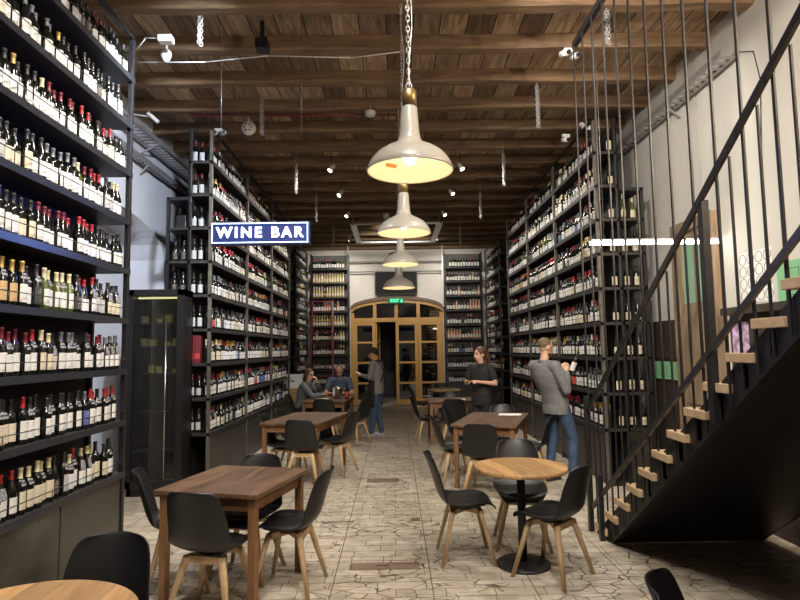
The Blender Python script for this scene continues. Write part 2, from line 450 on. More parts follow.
MB().box(-.09, -.05, -.33, -.30, 1.0, 1.16).build('door_handle', BLACKP, d)

# double glazed door set in the back arch
YD = YB-.02
d = bpy.data.objects.new('door_2', None); link(d); struct(d); d.location = (0, YD, 0)
mb = MB(); n = 24
for i in range(n):
    x0 = DX0+(DX1-DX0)*i/n; x1 = DX0+(DX1-DX0)*(i+1)/n
    b = len(mb.v)
    for yy in (-.12, .1):
        mb.v += [(x0, yy, archz(x0)), (x1, yy, archz(x1)), (x1, yy, archz(x1)+.1), (x0, yy, archz(x0)+.1)]
    mb.face((b, b+1, b+2, b+3)); mb.face((b, b+4, b+5, b+1)); mb.face((b+3, b+2, b+6, b+7))
mb.build('arch_trim', DKTRIM, d)
mb = MB()
def arch_band(mb, th, y0, y1):
    for i in range(n):
        x0 = DX0+(DX1-DX0)*i/n; x1 = DX0+(DX1-DX0)*(i+1)/n
        b = len(mb.v)
        for yy in (y0, y1):
            mb.v += [(x0, yy, archz(x0)-th), (x1, yy, archz(x1)-th), (x1, yy, archz(x1)), (x0, yy, archz(x0))]
        mb.face((b, b+1, b+2, b+3)); mb.face((b, b+4, b+5, b+1))
arch_band(mb, .09, -.07, .05)
mb.box(DX0, DX0+.1, -.068, .048, 0, DZS-.10); mb.box(DX1-.1, DX1, -.068, .048, 0, DZS-.10)
mb.box(DX0+.1, DX1-.1, -.064, .044, 2.48, 2.60)
for x in (-.58, .06, .72): mb.box(x-.05, x+.05, -.06, .04, 2.60, archz(x)-.05)
mb.build('door_frame', GOLDOAK, d)
MB().box(DX0+.08, DX1-.08, 0, .008, 2.58, 3.02).build('transom_pane', DOORG, d)
def leaf(x0, x1, ya=0, rot=0, hx=None):
    e = bpy.data.objects.new('door_leaf', None); link(e, d)
    hx = x0 if hx is None else hx
    e.location = (hx, ya, 0); e.rotation_euler = (0, 0, rot)
    a, b_ = x0-hx, x1-hx
    m = MB(); w = .09
    m.box(a, a+w, -.05, 0, .03, 2.48); m.box(b_-w, b_, -.05, 0, .03, 2.48)
    for z0, z1 in ((.03, .19), (.64, .70), (1.24, 1.30), (1.84, 1.90), (2.38, 2.48)): m.box(a+w, b_-w, -.05, 0, z0, z1)
    m.build('leaf_frame', GOLDOAK, e)
    MB().box(a+w-.01, b_-w+.01, -.03, -.022, .1, 2.42).build('leaf_pane', DOORG, e)
leaf(DX0+.1, -.57); leaf(.04, .70, -.14, radians(-4), .70); leaf(.71, DX1-.1)
leaf(-.57, .02, .02, radians(82), -.57)

# ------------------------------------------------------------------ bottles
GL = {'dark': M_('dark_green_bottle_glass', (.005, .006, .005), .12, coat=.15),
      'olive': M_('olive_bottle_glass', (.06, .075, .015), .08, coat=.5),
      'straw': M_('pale_wine_bottle_glass', (.42, .34, .13), .1, coat=.5),
      'rose': M_('rose_wine_bottle_glass', (.50, .20, .14), .1, coat=.5),
      'green': M_('bright_green_bottle_glass', (.03, .30, .06), .1, coat=.5)}
CP = {'red': M_('red_foil_capsule', (.33, .02, .028), .4), 'black': M_('black_foil_capsule', (.018, .018, .02), .4),
      'cream': M_('cream_foil_capsule', (.62, .54, .34), .4), 'gold': M_('gold_foil_capsule', (.50, .33, .09), .35, metal=.5),
      'grey': M_('grey_foil_capsule', (.16, .17, .19), .35, metal=.3), 'burgundy': M_('burgundy_foil_capsule', (.13, .012, .022), .4),
      'white': M_('white_foil_capsule', (.68, .68, .66), .4), 'green': M_('green_foil_capsule', (.03, .10, .04), .4)}
LB = {'white': label_mat('white_bottle_label', (.68, .67, .65), (.08, .07, .07)), 'cream': label_mat('cream_bottle_label', (.62, .55, .42), (.16, .07, .04)),
      'grey': label_mat('grey_bottle_label', (.38, .38, .38), (.8, .8, .78)), 'tan': label_mat('tan_bottle_label', (.50, .34, .16), (.08, .04, .02)),
      'black': label_mat('black_bottle_label', (.03, .03, .035), (.7, .6, .35)), 'red': label_mat('red_bottle_label', (.42, .04, .035), (.8, .75, .6)),
      'blue': label_mat('blue_bottle_label', (.07, .10, .28), (.75, .75, .78)), 'tagcard': M_('black_and_white_neck_tag', (.22, .22, .23), .6, noise=.97, scale=110)}
SH = {'straight': dict(prof=[(.0365, 0), (.0375, .006), (.0375, .188), (.033, .208), (.021, .225), (.0148, .240), (.0138, .29), (.0158, .292), (.0158, .303), (.0125, .304)], lab=(.034, .152), cap=(.236, .306), r=.0375),
      'sloping': dict(prof=[(.039, 0), (.0405, .006), (.0405, .150), (.037, .175), (.027, .210), (.0175, .240), (.0142, .262), (.0142, .286), (.016, .288), (.016, .300), (.0125, .301)], lab=(.034, .134), cap=(.244, .303), r=.0405),
      'tall': dict(prof=[(.036, 0), (.037, .006), (.037, .140), (.033, .180), (.024, .230), (.0165, .275), (.0138, .295), (.0138, .325), (.0155, .326), (.0155, .337), (.0125, .338)], lab=(.040, .130), cap=(.275, .340), r=.037)}
CPR = {'straight': [(.0163, 0), (.0158, .06)], }
BSC = .93
def bottle_mb(shape, part, n=14):
    s = SH[shape]; m = MB()
    if part == 'glass': m.lathe(s['prof'], n)
    elif part == 'cap':
        z0, z1 = s['cap']; m.lathe([(.0172, z0), (.0150, z0+.02), (.0150, z1-.016), (.0170, z1-.014), (.0170, z1), (.012, z1+.001)], max(8, n-4), caps=(False, True))
    elif part == 'tag':
        q = dict(straight=[(.036, .186), (.0355, .196), (.022, .226)], sloping=[(.0415, .140), (.037, .176), (.026, .213)], tall=[(.0365, .140), (.034, .180), (.025, .230)])[shape]
        m.lathe([(a+.0015, b) for a, b in q], 10, a0=radians(-90-48), a1=radians(-90+48), uv=True)
    else:
        z0, z1 = s['lab']; m.lathe([(s['r']+.0008, z0), (s['r']+.0008, z1)], n, a0=radians(-90-64), a1=radians(-90+64), uv=True)
    m.v = [tuple(c*BSC for c in v) for v in m.v]
    return m
_bm = {}
def bmesh_get(shape, part, mat):
    k = (shape, part, mat.name)
    if k not in _bm: _bm[k] = bottle_mb(shape, part).mesh(part, mat)
    return _bm[k]
PAL_RED = [('dark', 'red', 'white', 4.5), ('dark', 'black', 'white', 8), ('dark', 'black', 'cream', 2.5), ('dark', 'burgundy', 'white', 2), ('dark', 'grey', 'white', 3.5), ('dark', 'cream', 'white', 1.2), ('dark', 'cream', 'cream', 1), ('dark', 'gold', 'white', 1.5), ('dark', 'red', 'cream', .8), ('dark', 'black', 'grey', 1.2), ('dark', 'black', 'black', 1.6), ('dark', 'gold', 'tan', .5), ('olive', 'cream', 'white', .6), ('dark', 'grey', 'blue', .4), ('dark', 'black', 'red', .35)]
PAL_BACK = {8: [('olive', 'green', 'white', 2), ('dark', 'black', 'white', 3), ('dark', 'red', 'white', 2)], 7: [('straw', 'gold', 'cream', 3), ('rose', 'gold', 'cream', 2), ('dark', 'black', 'white', 1)],
            6: [('straw', 'cream', 'cream', 3), ('straw', 'white', 'cream', 2), ('dark', 'burgundy', 'tan', 1)], 5: [('rose', 'cream', 'cream', 3), ('dark', 'black', 'white', 2)],
            4: [('straw', 'cream', 'white', 3), ('straw', 'gold', 'cream', 2)], 3: [('dark', 'black', 'cream', 3), ('straw', 'cream', 'white', 1)], 2: [('dark', 'burgundy', 'white', 2), ('dark', 'cream', 'cream', 1), ('dark', 'black', 'blue', .15)],
            1: [('dark', 'black', 'white', 1)], 0: [('dark', 'black', 'white', 1), ('dark', 'grey', 'cream', 1)]}
def pick(pal):
    t = sum(p[3] for p in pal); r = rnd.uniform(0, t)
    for p in pal:
        r -= p[3]
        if r <= 0: return p[:3]
    return pal[0][:3]
BOT = []   # every bottle: pos, facing angle, shape, glass, cap, label, place text
def row(p0, p1, z, ang, pal, place, pitch=.088, fill=1.0, shp=None, jit=.02):
    """bottles standing in a row from p0 to p1 on a shelf"""
    p0 = Vector(p0); p1 = Vector(p1); L = (p1-p0).length; n = int(L/pitch); d = (p1-p0)/max(n, 1)
    run = 0; cnt = 0
    for i in range(n):
        if run <= 0:
            kind = pick(pal); shape = shp or rnd.choice(['straight', 'straight', 'straight', 'sloping', 'sloping', 'tall'] if kind[0] != 'dark' else ['straight', 'straight', 'straight', 'sloping'])
            run = rnd.choice([1, 1, 2, 2, 3, 5])
            gap = rnd.random() > fill
        run -= 1
        if gap and run == 0: continue
        cnt += 1
        nrm = Vector((-d.y, d.x)).normalized()
        p = p0+d*(i+.5)+nrm*rnd.uniform(-jit, jit)
        BOT.append(dict(p=(p.x, p.y, z), a=ang+rnd.uniform(-.25, .25), s=shape, g=kind[0], c=kind[1], l=kind[2], place=place, i=cnt, t=(place[0] in ('N', 'N2', 'L', 'R', 'S') and place[1] <= 3 and rnd.random() < .72), k=rnd.uniform(.94, 1.05)))

# ------------------------------------------------------------------ racks
ZS = [.67+.425*k for k in range(9)]
def rack(name, label, x_front, x_back, y0, y1, posts, ztop, levels, door, base=True, back=BACKP, brace=False):
    """steel rack along Y; front plane x_front"""
    sgn = 1 if x_back > x_front else -1
    t = thing(name, label, 'wine rack', (x_front, y0, 0), 0, 'tall black wine racks')
    D = abs(x_back-x_front); L = y1-y0
    X = lambda a: (0, sgn*a)
    def bx(m, a0, a1, b0, b1, z0, z1):
        p, q = sorted((sgn*a0, sgn*a1)); m.box(p, q, b0, b1, z0, z1)
    for py in posts:
        for a in (0, D-.04):
            m = MB(); bx(m, a, a+.04, py-y0-.02, py-y0+.02, 0, ztop); m.build('post', BLACKM if a else (POSTLIT if 6 < y0 < 8 else BLACKM), t, .003)  # long racks: front posts take the paler steel that stands for lit faces
    for z in levels:
        m = MB(); bx(m, .002, D-.002, 0, L, z-.035, z); m.build('shelf_board', SHELFM, t)
        m = MB(); bx(m, -.004, .01, 0, L, z-.045, z+.004); m.build('shelf_edge', STEELD, t)
        m = MB(); c = sgn*.004; m.tube((c, 0, z+.085), (c, L, z+.085), .0035, n=6)
        k = int(L/.45)
        for q in range(k+1): m.tube((c, L*q/k, z), (c, L*q/k, z+.085), .003, n=5)
        m.build('guard_rail', BLACKM, t)
    m = MB(); bx(m, D-.012, D, 0, L, .05, levels[-1]+.36); m.build('back_panel', back, t)
    m = MB(); bx(m, 0, .03, 0, L, ztop-.03, ztop); m.build('top_rail', BLACKM, t)
    if base:
        m = MB(); bx(m, .03, D, 0, L, 0, .06); m.build('plinth', BLACKM, t)
        for a, b_ in zip(posts[:-1], posts[1:]):
            for s0, s1 in ((a+.025, (a+b_)/2-.006), ((a+b_)/2+.006, b_-.025)):
                m = MB(); bx(m, .012, .03, s0-y0, s1-y0, .07, ZS[0]-.05); m.build('cabinet_door', door, t, .003)
    return t
P1 = [1.38, 3.16, 4.94]
P2 = [7.18, 8.98, 10.78, 12.58]
PR = [7.0, 8.85, 10.7, 12.6]
rack('wine_rack', 'black wine rack nearest the camera along the left wall, with smoked glass base', -2.27, -2.60, 1.36, 4.96, P1, 4.45, ZS, DGLASS)
rack('wine_rack', 'long black wine rack on the left behind the lit blue sign', -2.27, -2.57, 7.16, 12.60, P2, 4.50, ZS, CABD)
rack('wine_rack', 'long black wine rack on the right where the bearded man stands', 2.50, 2.80, 6.98, 12.62, PR, 4.50, ZS, CABD)
rack('wine_rack', 'short black side rack in the far left corner beside the red ladder', -2.52, -2.80, 14.9, 16.85, [14.92, 16.83], 4.5, ZS, CABD)
rack('wine_rack', 'short black side rack in the far right corner behind the waitress', 2.68, 2.96, 14.6, 16.85, [14.62, 16.83], 4.5, ZS, CABD)
def backrack(label, x0, x1):
    t = thing('wine_rack', label, 'wine rack', (x0, 16.95, 0), 0, 'racks on the back wall')
    W = x1-x0
    for a in (0, W-.04):
        for b_ in (0, .28):
            MB().box(a, a+.04, b_, b_+.035, 0, 4.5).build('post', BLACKM, t)
    for z in ZS:
        MB().box(0, W, .0, .31, z-.045, z).build('shelf_board', STEELD, t)
    MB().box(0, W, .315, .33, .1, 4.5).build('back_panel', BACKG, t)
    MB().box(.04, W-.04, .02, .31, 0, ZS[0]-.05).build('base_cabinet', CABD, t)
backrack('tall rack of bottles on the back wall left of the arched door', -2.46, -1.325)
backrack('tall rack of bottles on the back wall right of the arched door', 1.485, 2.62)
def wing(label, xa, xb, y0, y1, ztop, levels, outer):
    t = thing('wine_rack', label, 'wine rack', (xa, y0, 0), 0, 'low wings of the racks')
    W = xb-xa
    ox = 0 if outer < 0 else W-.04
    for b_ in (0, y1-y0-.04):
        MB().box(ox, ox+.04, b_, b_+.04, 0, ztop).build('post', BLACKM, t)
    for z in levels: MB().box(0, W, 0, y1-y0, z-.03, z).build('shelf_board', SHELFM, t)
    MB().box(0, W, 0, y1-y0, ztop-.03, ztop+.01).build('top_frame', BLACKM, t)
    for z in levels[:-1]:
        m = MB(); m.tube((0, .012, z+.085), (W, .012, z+.085), .003, n=6); m.build('guard_rail', BLACKM, t)
    MB().box(0, W, .01, .03, .05, ZS[0]-.04).build('cabinet_door', DGLASS, t)
wing('low black shelving wing between the glass cabinet and the long left rack', -2.85, -2.575, 7.18, 7.62, 3.60, ZS[:7], -1)
wing('low black shelving wing between the long right rack and the white wall', 2.805, 3.10, 6.98, 7.44, 3.60, ZS[:7], 1)

# bottles on racks
up = ['lowest', 'second', 'third', 'fourth', 'fifth', 'sixth', 'seventh', 'eighth', 'top']
for k, z in enumerate(ZS):
    row((-2.345, 4.90), (-2.345, 3.18), z, radians(90), PAL_RED, ('N', k, 'far post'), .077, 1)
    row((-2.345, 3.12), (-2.345, 2.70), z, radians(90), PAL_RED, ('N2', k, ''), .077, 1)
    for bi, (a, b_) in enumerate(zip(P2[:-1], P2[1:])):
        row((-2.345, a+.04), (-2.345, b_-.03), z, radians(90), PAL_RED, ('L', k, bi), .078, .98)
    for bi, (a, b_) in enumerate(zip(PR[:-1], PR[1:])):
        row((2.575, a+.04), (2.575, b_-.03), z, radians(-90), PAL_RED, ('R', k, bi), .078, .98)
    row((-2.60, 15.0), (-2.60, 16.8), z, radians(90), PAL_RED, ('S', k, 0), .088, .95)
    row((2.76, 14.7), (2.76, 16.8), z, radians(-90), PAL_RED, ('S', k, 0), .088, .95)
    row((-2.40, 17.03), (-1.46, 17.03), z, 0, PAL_BACK[k], ('B', k, 0), .078, .97, 'tall' if k in (6, 4) else None)
    row((1.56, 17.03), (2.56, 17.03), z, 0, PAL_BACK[8 if k == 8 else (5 if k in (5, 6, 3) else (1 if k < 2 else 2))], ('B', k, 0), .08, .93)
    row((2.66, 7.06), (2.78, 7.06), z, 0, [('dark', 'black', 'cream', 1)], ('RE', k, 0), .06*1.6, 1)
    if k != 2: row((-2.565, 7.27), (-2.395, 7.27), z, 0, [('dark', 'black', 'grey', 1), ('dark', 'burgundy', 'grey', 1)], ('LE', k, 0), .084, 1, None, .004)
    if 0 <= k < 7:
        if k in (0, 3, 4, 5): row((-2.81, 7.26), (-2.60, 7.26), z, 0, [('dark', 'black', 'black', 1)] if k > 2 else [('dark', 'red', 'red', 1)], ('LW', k, 0), .10, 1)
        if k in (1,): row((-2.81, 7.26), (-2.59, 7.26), z, 0, [('dark', 'red', 'red', 1)], ('LW', k, 0), .1, 1)
        row((2.82, 7.08), (3.06, 7.08), z, 0, [('dark', 'black', 'cream', 2), ('olive', 'cream', 'cream', .5)], ('RW', k, 0), .092, 1)

# camera numbers are needed to know which bottles the photo shows
H = 1.65; FPX = 577.8
PITCH, ROLL, YAW = radians(4.9), radians(.85), radians(.6)
R = Matrix.Rotation(-YAW, 3, 'Z') @ Matrix.Rotation(pi/2+PITCH, 3, 'X') @ Matrix.Rotation(-ROLL, 3, 'Z')
cam = bpy.data.cameras.new('camera'); co = bpy.data.objects.new('camera', cam); link(co)
co.matrix_world = Matrix.Translation((0, 0, H)) @ R.to_4x4()
cam.sensor_width = 36; cam.lens = 26; cam.clip_start = .02
S.camera = co
Rt = R.transposed()
def seen(p):
    q = Rt @ (Vector(p)-Vector((0, 0, H)))
    if q.z > -.1: return False
    x = 400+FPX*q.x/-q.z; y = 300-FPX*q.y/-q.z
    return -12 < x < 812 and -16 < y < 612
def nth(i):
    o = ['first', 'second', 'third', 'fourth', 'fifth', 'sixth', 'seventh', 'eighth', 'ninth', 'tenth', 'eleventh', 'twelfth', 'thirteenth', 'fourteenth', 'fifteenth', 'sixteenth', 'seventeenth', 'eighteenth', 'nineteenth', 'twentieth', 'twenty-first', 'twenty-second', 'twenty-third', 'twenty-fourth', 'twenty-fifth']
    return o[min(i, 25)-1]
vis = [b for b in BOT if seen((b['p'][0], b['p'][1], b['p'][2]+.15)) or seen((b['p'][0], b['p'][1], b['p'][2]+.02))]
vis.sort(key=lambda b: (Vector(b['p'])-Vector((0, 0, H))).length)
SHELF = ['lowest shelf', 'second shelf up', 'third shelf up', 'fourth shelf up', 'fifth shelf up', 'sixth shelf up', 'seventh shelf up', 'eighth shelf up', 'top shelf']
def blabel(b):
    r, k, q = b['place']; head = f"{b['c']}-capped bottle, {b['l']} label, "; n = b['i']
    if r == 'N': return head+f"{nth(n)} from the far post, {SHELF[k]}, nearest left rack"
    if r == 'N2': return head+f"near edge of picture, {nth(n)} past middle post, {SHELF[k]}, nearest left rack"
    bay = ['near', 'middle', 'far']
    if r == 'L': return head+f"{nth(n)} in {bay[q]} bay, {SHELF[k]}, long left rack"
    if r == 'R': return head+f"{nth(n)} in {bay[q]} bay, {SHELF[k]}, long right rack"
    if r == 'RE': return head+f"{nth(n)} at the open end, {SHELF[k]}, long right rack"
    if r == 'LE': return head+f"{nth(n)} at the open end, {SHELF[k]}, long left rack"
    if r == 'LW': return head+f"{nth(n)} from left, {SHELF[k]}, left rack's wing"
    if r == 'RW': return head+f"{nth(n)} from left, {SHELF[k]}, right rack's wing"
    return head+'far racks'
GRP = {'N': 'wine bottles on the nearest left rack', 'N2': 'wine bottles on the nearest left rack', 'L': 'wine bottles on the long left rack', 'LE': 'wine bottles on the long left rack', 'R': 'wine bottles on the long right rack', 'RE': 'wine bottles on the long right rack', 'LW': 'wine bottles on the left wing', 'RW': 'wine bottles on the right wing'}
NSTAND = 297
for b in vis[:NSTAND]:
    o = bpy.data.objects.new('wine_bottle', bmesh_get(b['s'], 'glass', GL[b['g']])); link(o)
    o.location = b['p']; o.rotation_euler = (0, 0, b['a'])
    tag(o, blabel(b), 'bottle', GRP[b['place'][0]])
    link(bpy.data.objects.new('capsule', bmesh_get(b['s'], 'cap', CP[b['c']])), o)
    link(bpy.data.objects.new('paper_label', bmesh_get(b['s'], 'label', LB[b['l']])), o)
    o.scale = (1, 1, b['k'])
    if b['t']: link(bpy.data.objects.new('neck_tag', bmesh_get(b['s'], 'tag', LB['tagcard'])), o)
allm = list(GL.values())+list(CP.values())+list(LB.values())
gk, ck, lk = list(GL), list(CP), list(LB)
tmpl = {}
big = MB()
for b in vis[NSTAND:]:
    key = (b['s'], b['g'], b['c'], b['l'], b['t'])
    if key not in tmpl:
        m = MB()
        for part, idx in (('glass', gk.index(b['g'])), ('cap', len(gk)+ck.index(b['c'])), ('label', len(gk)+len(ck)+lk.index(b['l'])))+((('tag', len(gk)+len(ck)+lk.index('tagcard')),) if b['t'] else ()):
            q = bottle_mb(b['s'], part, 10); q.m = [idx]*len(q.m); m.add(q, Matrix.Identity(4))
        tmpl[key] = m
    big.add(tmpl[key], Matrix.Translation(b['p']) @ Matrix.Rotation(b['a'], 4, 'Z') @ Matrix.Diagonal((1, 1, b['k'], 1)))
o = big.build('wine_bottles', allm); tag(o, 'hundreds of small distant wine bottles filling the far bays and back wall racks', 'bottles'); o['kind'] = 'stuff'

# red gift boxes on the left wing
REDB = M_('red_gift_box_card', (.12, .012, .018), .5)
g0 = None
for i, (x, t_) in enumerate(((-2.63, 'left'), (-2.525, 'middle'), (-2.445, 'right'))):
    o = MB().box(-.038, .038, -.04, .04, 0, .34).build('gift_box', REDB, None, .003); o.location = (x, 7.25, ZS[2]+.001)
    MB().box(-.03, .03, -.0415, -.04, .05, .12).build('paper_label', LB['red'], o)
    tag(o, f"tall dark red bottle box, {t_} of three on the long left rack's end", 'box', 'red bottle boxes')
o = MB().box(-.06, .06, -.05, .05, 0, .16).build('gift_box', BLACKP, None, .003); o.location = (-2.68, 7.27, ZS[6]-.0+.001)
o.location.z = ZS[6]+.001
tag(o, "black square box standing near the top of the left rack's wing", 'box')
# wood crate low cabinet with white box at left back
t = thing('side_cabinet', 'small beige wooden cabinet under the white box behind the seated woman', 'cabinet', (-2.25, 12.95, 0))
MB().box(-.22, .22, -.2, .2, 0, .84).build('body', OAKTOP, t); MB().box(-.2, .2, -.215, -.2, .06, .78).build('door', OAKTOP, t)
t = thing('document_box', 'white lidded box on the small beige cabinet behind the seated woman', 'box', (-2.25, 12.95, .84))
MB().box(-.2, .2, -.14, .14, 0, .24).build('body', WHITEP, t, .005); MB().box(-.21, .21, -.15, .15, .24, .29).build('lid', WHITEP, t, .005)
MB().box(-.04, .04, -.143, -.14, .14, .17).build('hand_hole', BLACKP, t)

# glass-front display fridge
t = thing('display_fridge', 'tall black glass-fronted display fridge beside the left rack', 'fridge', (-2.80, 6.86, 0))
mb = MB(); W = .32
mb.box(-W, -W+.05, 0, .28, .0, 2.40); mb.box(W-.05, W, 0, .28, 0, 2.40); mb.box(-W, W, 0, .28, 2.32, 2.40); mb.box(-W, W, 0, .28, 0, .14); mb.box(-W, W, .25, .28, .1, 2.36)
mb.build('cabinet', BLACKP, t)
mb = MB()
mb.box(-W, -W+.055, -.05, -.01, .1, 2.40); mb.box(W-.075, W, -.05, -.01, .1, 2.40); mb.box(-W, W, -.05, -.01, 2.33, 2.40); mb.box(-W, W, -.05, -.01, .1, .18)
df = mb.build('door', BLACKP, t)
MB().box(-W+.05, W-.07, -.035, -.028, .17, 2.34).build('door_pane', GLASS, df)
MB().tube((.13, -.07, .2), (.13, -.07, 2.0), .006, n=8).build('door_handle', CHROME, df)
for z in (.5, .95, 1.4, 1.72, 2.0): MB().box(-W+.05, W-.05, .02, .24, z, z+.012).build('shelf', STEELD, t)
MB().box(-W+.06, W-.08, .06, .09, 2.30, 2.315).build('light_strip', M_('fridge_warm_strip', (1, 1, 1), .3, emit=(1, .85, .4), es=1.5), t)
KR = M_('kraft_pack', (.35, .27, .10), .6, noise=.3, scale=30)
for zi, z in enumerate((1.412, 1.732, 2.012)):
    for q in range(5):
        if (q+zi) % 3 == 0: continue
        o = MB().box(-.035, .035, -.04, .04, 0, .05+.015*((q*7+zi*3) % 4)).build('food_package', KR, None, .004); o.location = (-2.80-.20+q*.095, 6.99, z)
        tag(o, f"{['leftmost','second','middle','fourth','rightmost'][q]} pale package on the fridge's {['third','second','top'][zi]} lit shelf", 'package', 'packages in the fridge')

# ------------------------------------------------------------------ pendant lamps
def make_pendant(label, loc, col=CREAM, D=.46, ztop=ZC-.14, sticker=False, light=2.7):
    t = thing('pendant_lamp', label, 'lamp', loc, 0, 'cream pendant lamps in a row over the aisle')
    s = D/.46
    prof = [(.230, 0), (.232, .006), (.222, .030), (.205, .062), (.178, .092), (.14, .118), (.10, .138), (.072, .155), (.060, .175), (.054, .21), (.044, .34), (.040, .352)]
    MB().lathe([(r*s, z*s) for r, z in prof], 48, caps=(False, True)).build('lamp_shade', col, t)
    inn = [(.226, .001), (.217, .030), (.200, .060), (.173, .089), (.136, .113), (.09, .132), (.055, .15), (.05, .17)]
    MB().lathe([(r*s, z*s) for r, z in inn], 48, caps=(False, True)).build('shade_lining', INNERW, t)
    MB().torus((0, 0, .001), .229*s, .004, n=48, m=6).build('rim', col, t)
    MB().lathe([(.041*s, .352*s), (.041*s, .44*s), (.03*s, .452*s)], 24).build('neck_cap', BRASS, t)
    MB().ball((0, 0, .075*s), .036*s, rz=.045*s, n=16).build('bulb', BULB, t)
    m = MB(); z = .46*s; m.torus((0, 0, z+.012), .016, .0035, 'y', 14, 6); k = 0; z += .035
    top = ztop-loc[2]
    while z < top:
        m.torus((0, 0, z), .0125, .0032, 'x' if k % 2 else 'y', 10, 5, sx=(.75 if k % 2 == 0 else 1), sy=1.5 if True else 1); z += .03; k += 1
    m.build('chain', GALV, t)
    m = MB(); P = [(.012*sin(z_*9)+.012, .012*cos(z_*7), z_) for z_ in [.45*s+i*(top-.45*s)/14 for i in range(15)]]; m.path(P, .0035, 6); m.build('cord', WHITEP, t)
    if sticker:
        MB().box(-.035, .035, -.001, .001, -.012, .012, 0, Matrix.Translation((-.10, .145, .078)) @ Matrix.Rotation(radians(35), 4, 'Z') @ Matrix.Rotation(radians(60), 4, 'X')).build('sticker', M_('orange_sticker', (.5, .2, .06), .6), t)
    L = bpy.data.lights.new('pendant_light', 'POINT'); L.energy = light; L.color = (1, .74, .48); L.shadow_soft_size = .045
    lo = bpy.data.objects.new('pendant_light', L); link(lo, t); lo.location = (0, 0, .0)
    return t
make_pendant('largest cream enamel pendant lamp, nearest the camera', (.096, 3.02, 2.60), sticker=True)
make_pendant('second cream enamel pendant lamp from the camera', (.095, 4.92, 2.65))
make_pendant('third cream enamel pendant lamp, hanging above the lowest-looking one', (.088, 7.18, 2.71))
make_pendant('fourth and farthest cream enamel pendant lamp, seen before the television', (.078, 8.9, 2.60), D=.50)
make_pendant('unseen cream enamel pendant lamp added out of view for light near the camera', (.1, 1.0, 2.60))  # unseen extra lamp, added as light near the camera
del_ = bpy.data.objects
# hanging short chains of silver links
CH = [(-1.74, 5.07, 4.45, .35, 'by the left edge of the aisle at top of picture'), (-1.54, 6.67, 4.22, .48, 'left of the nearest pendant lamp'), (-1.50, 8.81, 4.10, .45, 'above the blue sign'),
      (1.70, 8.60, 4.12, .50, 'right of the pendant lamps, upper one'), (1.66, 10.72, 4.10, .48, 'right of the pendant lamps, lower one'), (1.70, 6.48, 4.20, .50, 'near the top rail of the stair screen'), (-1.45, 10.8, 4.1, .48, 'beyond the blue sign'), (1.98, 5.02, 4.4, .35, 'at the top of the stair screen'),
      (-1.42, 13.6, 4.1, .45, 'farthest on the left'), (1.6, 13.6, 4.1, .45, 'farthest on the right')]
for x, y, z, h, w in CH:
    m = MB(); k = 0
    for a in range(3):
        zz = z+.01*a
        ox, oy = .014*cos(a*2.1), .014*sin(a*2.1)
        while zz < z+h:
            m.torus((x+ox, y+oy, zz), .013, .004, 'x' if k % 2 else 'y', 8, 4, sy=1.4); zz += .032; k += 1
    m.tube((x, y, z+h-.05), (x, y, ZC-.02), .004, n=5)
    o = m.build('hanging_chain', GALV); tag(o, f'short bunched silver chain {w}', 'chain', 'silver chains hanging from the ceiling beams')

# ceiling devices
t = thing('speaker', 'round white ceiling speaker with small dots, hanging at upper left', 'speaker', (-1.88, 7.40, 4.58))
Mx = Matrix.Rotation(radians(65), 4, 'X')
MB().ball((0, 0, 0), .095, .06, .095, 20).build('body', WHITEP, t)
for a in range(6): MB().ball((.045*cos(a*pi/3), -.052, .045*sin(a*pi/3)), .012, .006, .012, 8).build('cone_dot', STEELD, t)
MB().tube((0, 0, .08), (0, 0, .26), .008).build('stem', WHITEP, t)
t = thing('projector', 'small black device clamped under a beam near top centre-left', 'device', (-1.25, 5.42, 4.62))
MB().box(-.06, .06, -.07, .07, -.05, .06).build('body', BLACKP, t, .01); MB().tube((0, -.07, 0), (0, -.10, -.01), .035).build('lens', SCREEN, t); MB().box(-.02, .02, -.02, .02, .06, .245).build('bracket', BLACKP, t)
t = thing('ceiling_box', 'white junction box on the ceiling above the nearest left rack', 'device', (-2.18, 5.40, 4.68))
MB().box(-.07, .07, -.05, .05, -.03, .04).build('body', WHITEP, t, .012); MB().path([(-.07, 0, .02), (-.2, .01, .03), (-.3, .06, -.05)], .005).build('cable', WHITEP, t)
t = thing('motion_sensor', 'small white cone-shaped sensor below the white junction box', 'device', (-2.28, 5.66, 4.66))
MB().lathe([(.012, -.07), (.035, -.05), (.055, 0), (.05, .04), (.03, .06)], 18).build('body', WHITEP, t); MB().tube((0, 0, .06), (0, 0, .205), .012).build('stem', WHITEP, t)
t = thing('smoke_detector', 'round white smoke detector hanging under a beam left of the nearest lamp', 'device', (-.27, 7.14, 4.66))
MB().lathe([(.035, -.045), (.06, -.03), (.068, 0), (.068, .02)], 22).build('body', WHITEP, t); MB().tube((0, 0, .02), (0, 0, .1), .006).build('stem', WHITEP, t)
t = thing('smoke_detector', 'tiny white smoke detector above the second pendant lamp', 'device', (-.15, 12.9, 4.66))
MB().lathe([(.035, -.045), (.06, -.03), (.068, 0), (.068, .06)], 16).build('body', WHITEP, t)
t = thing('wall_bracket_light', 'white tube-shaped bracket on the left wall by the cable tray', 'device', (-3.0, 7.05, 4.60))
MB().tube((-.04, -.05, .04), (.06, .05, -.05), .025).build('body', WHITEP, t); MB().tube((0, 0, 0), (-.3, 0, .05), .01).build('arm', WHITEP, t)
def camera_unit(label, loc, heads, rz=0):
    t = thing('security_camera', label, 'camera', loc, rz, 'white security cameras')
    for hx, hz in heads:
        MB().capsule((hx, 0, hz), (hx+.03, -.07, hz-.02), .032).build('camera_body', WHITEP, t)
        MB().tube((hx+.03, -.07, hz-.02), (hx+.038, -.105, hz-.03), .022).build('lens', BLACKP, t)
    MB().box(-.05, .05, -.01, .03, .02, .06).build('mount', WHITEP, t)
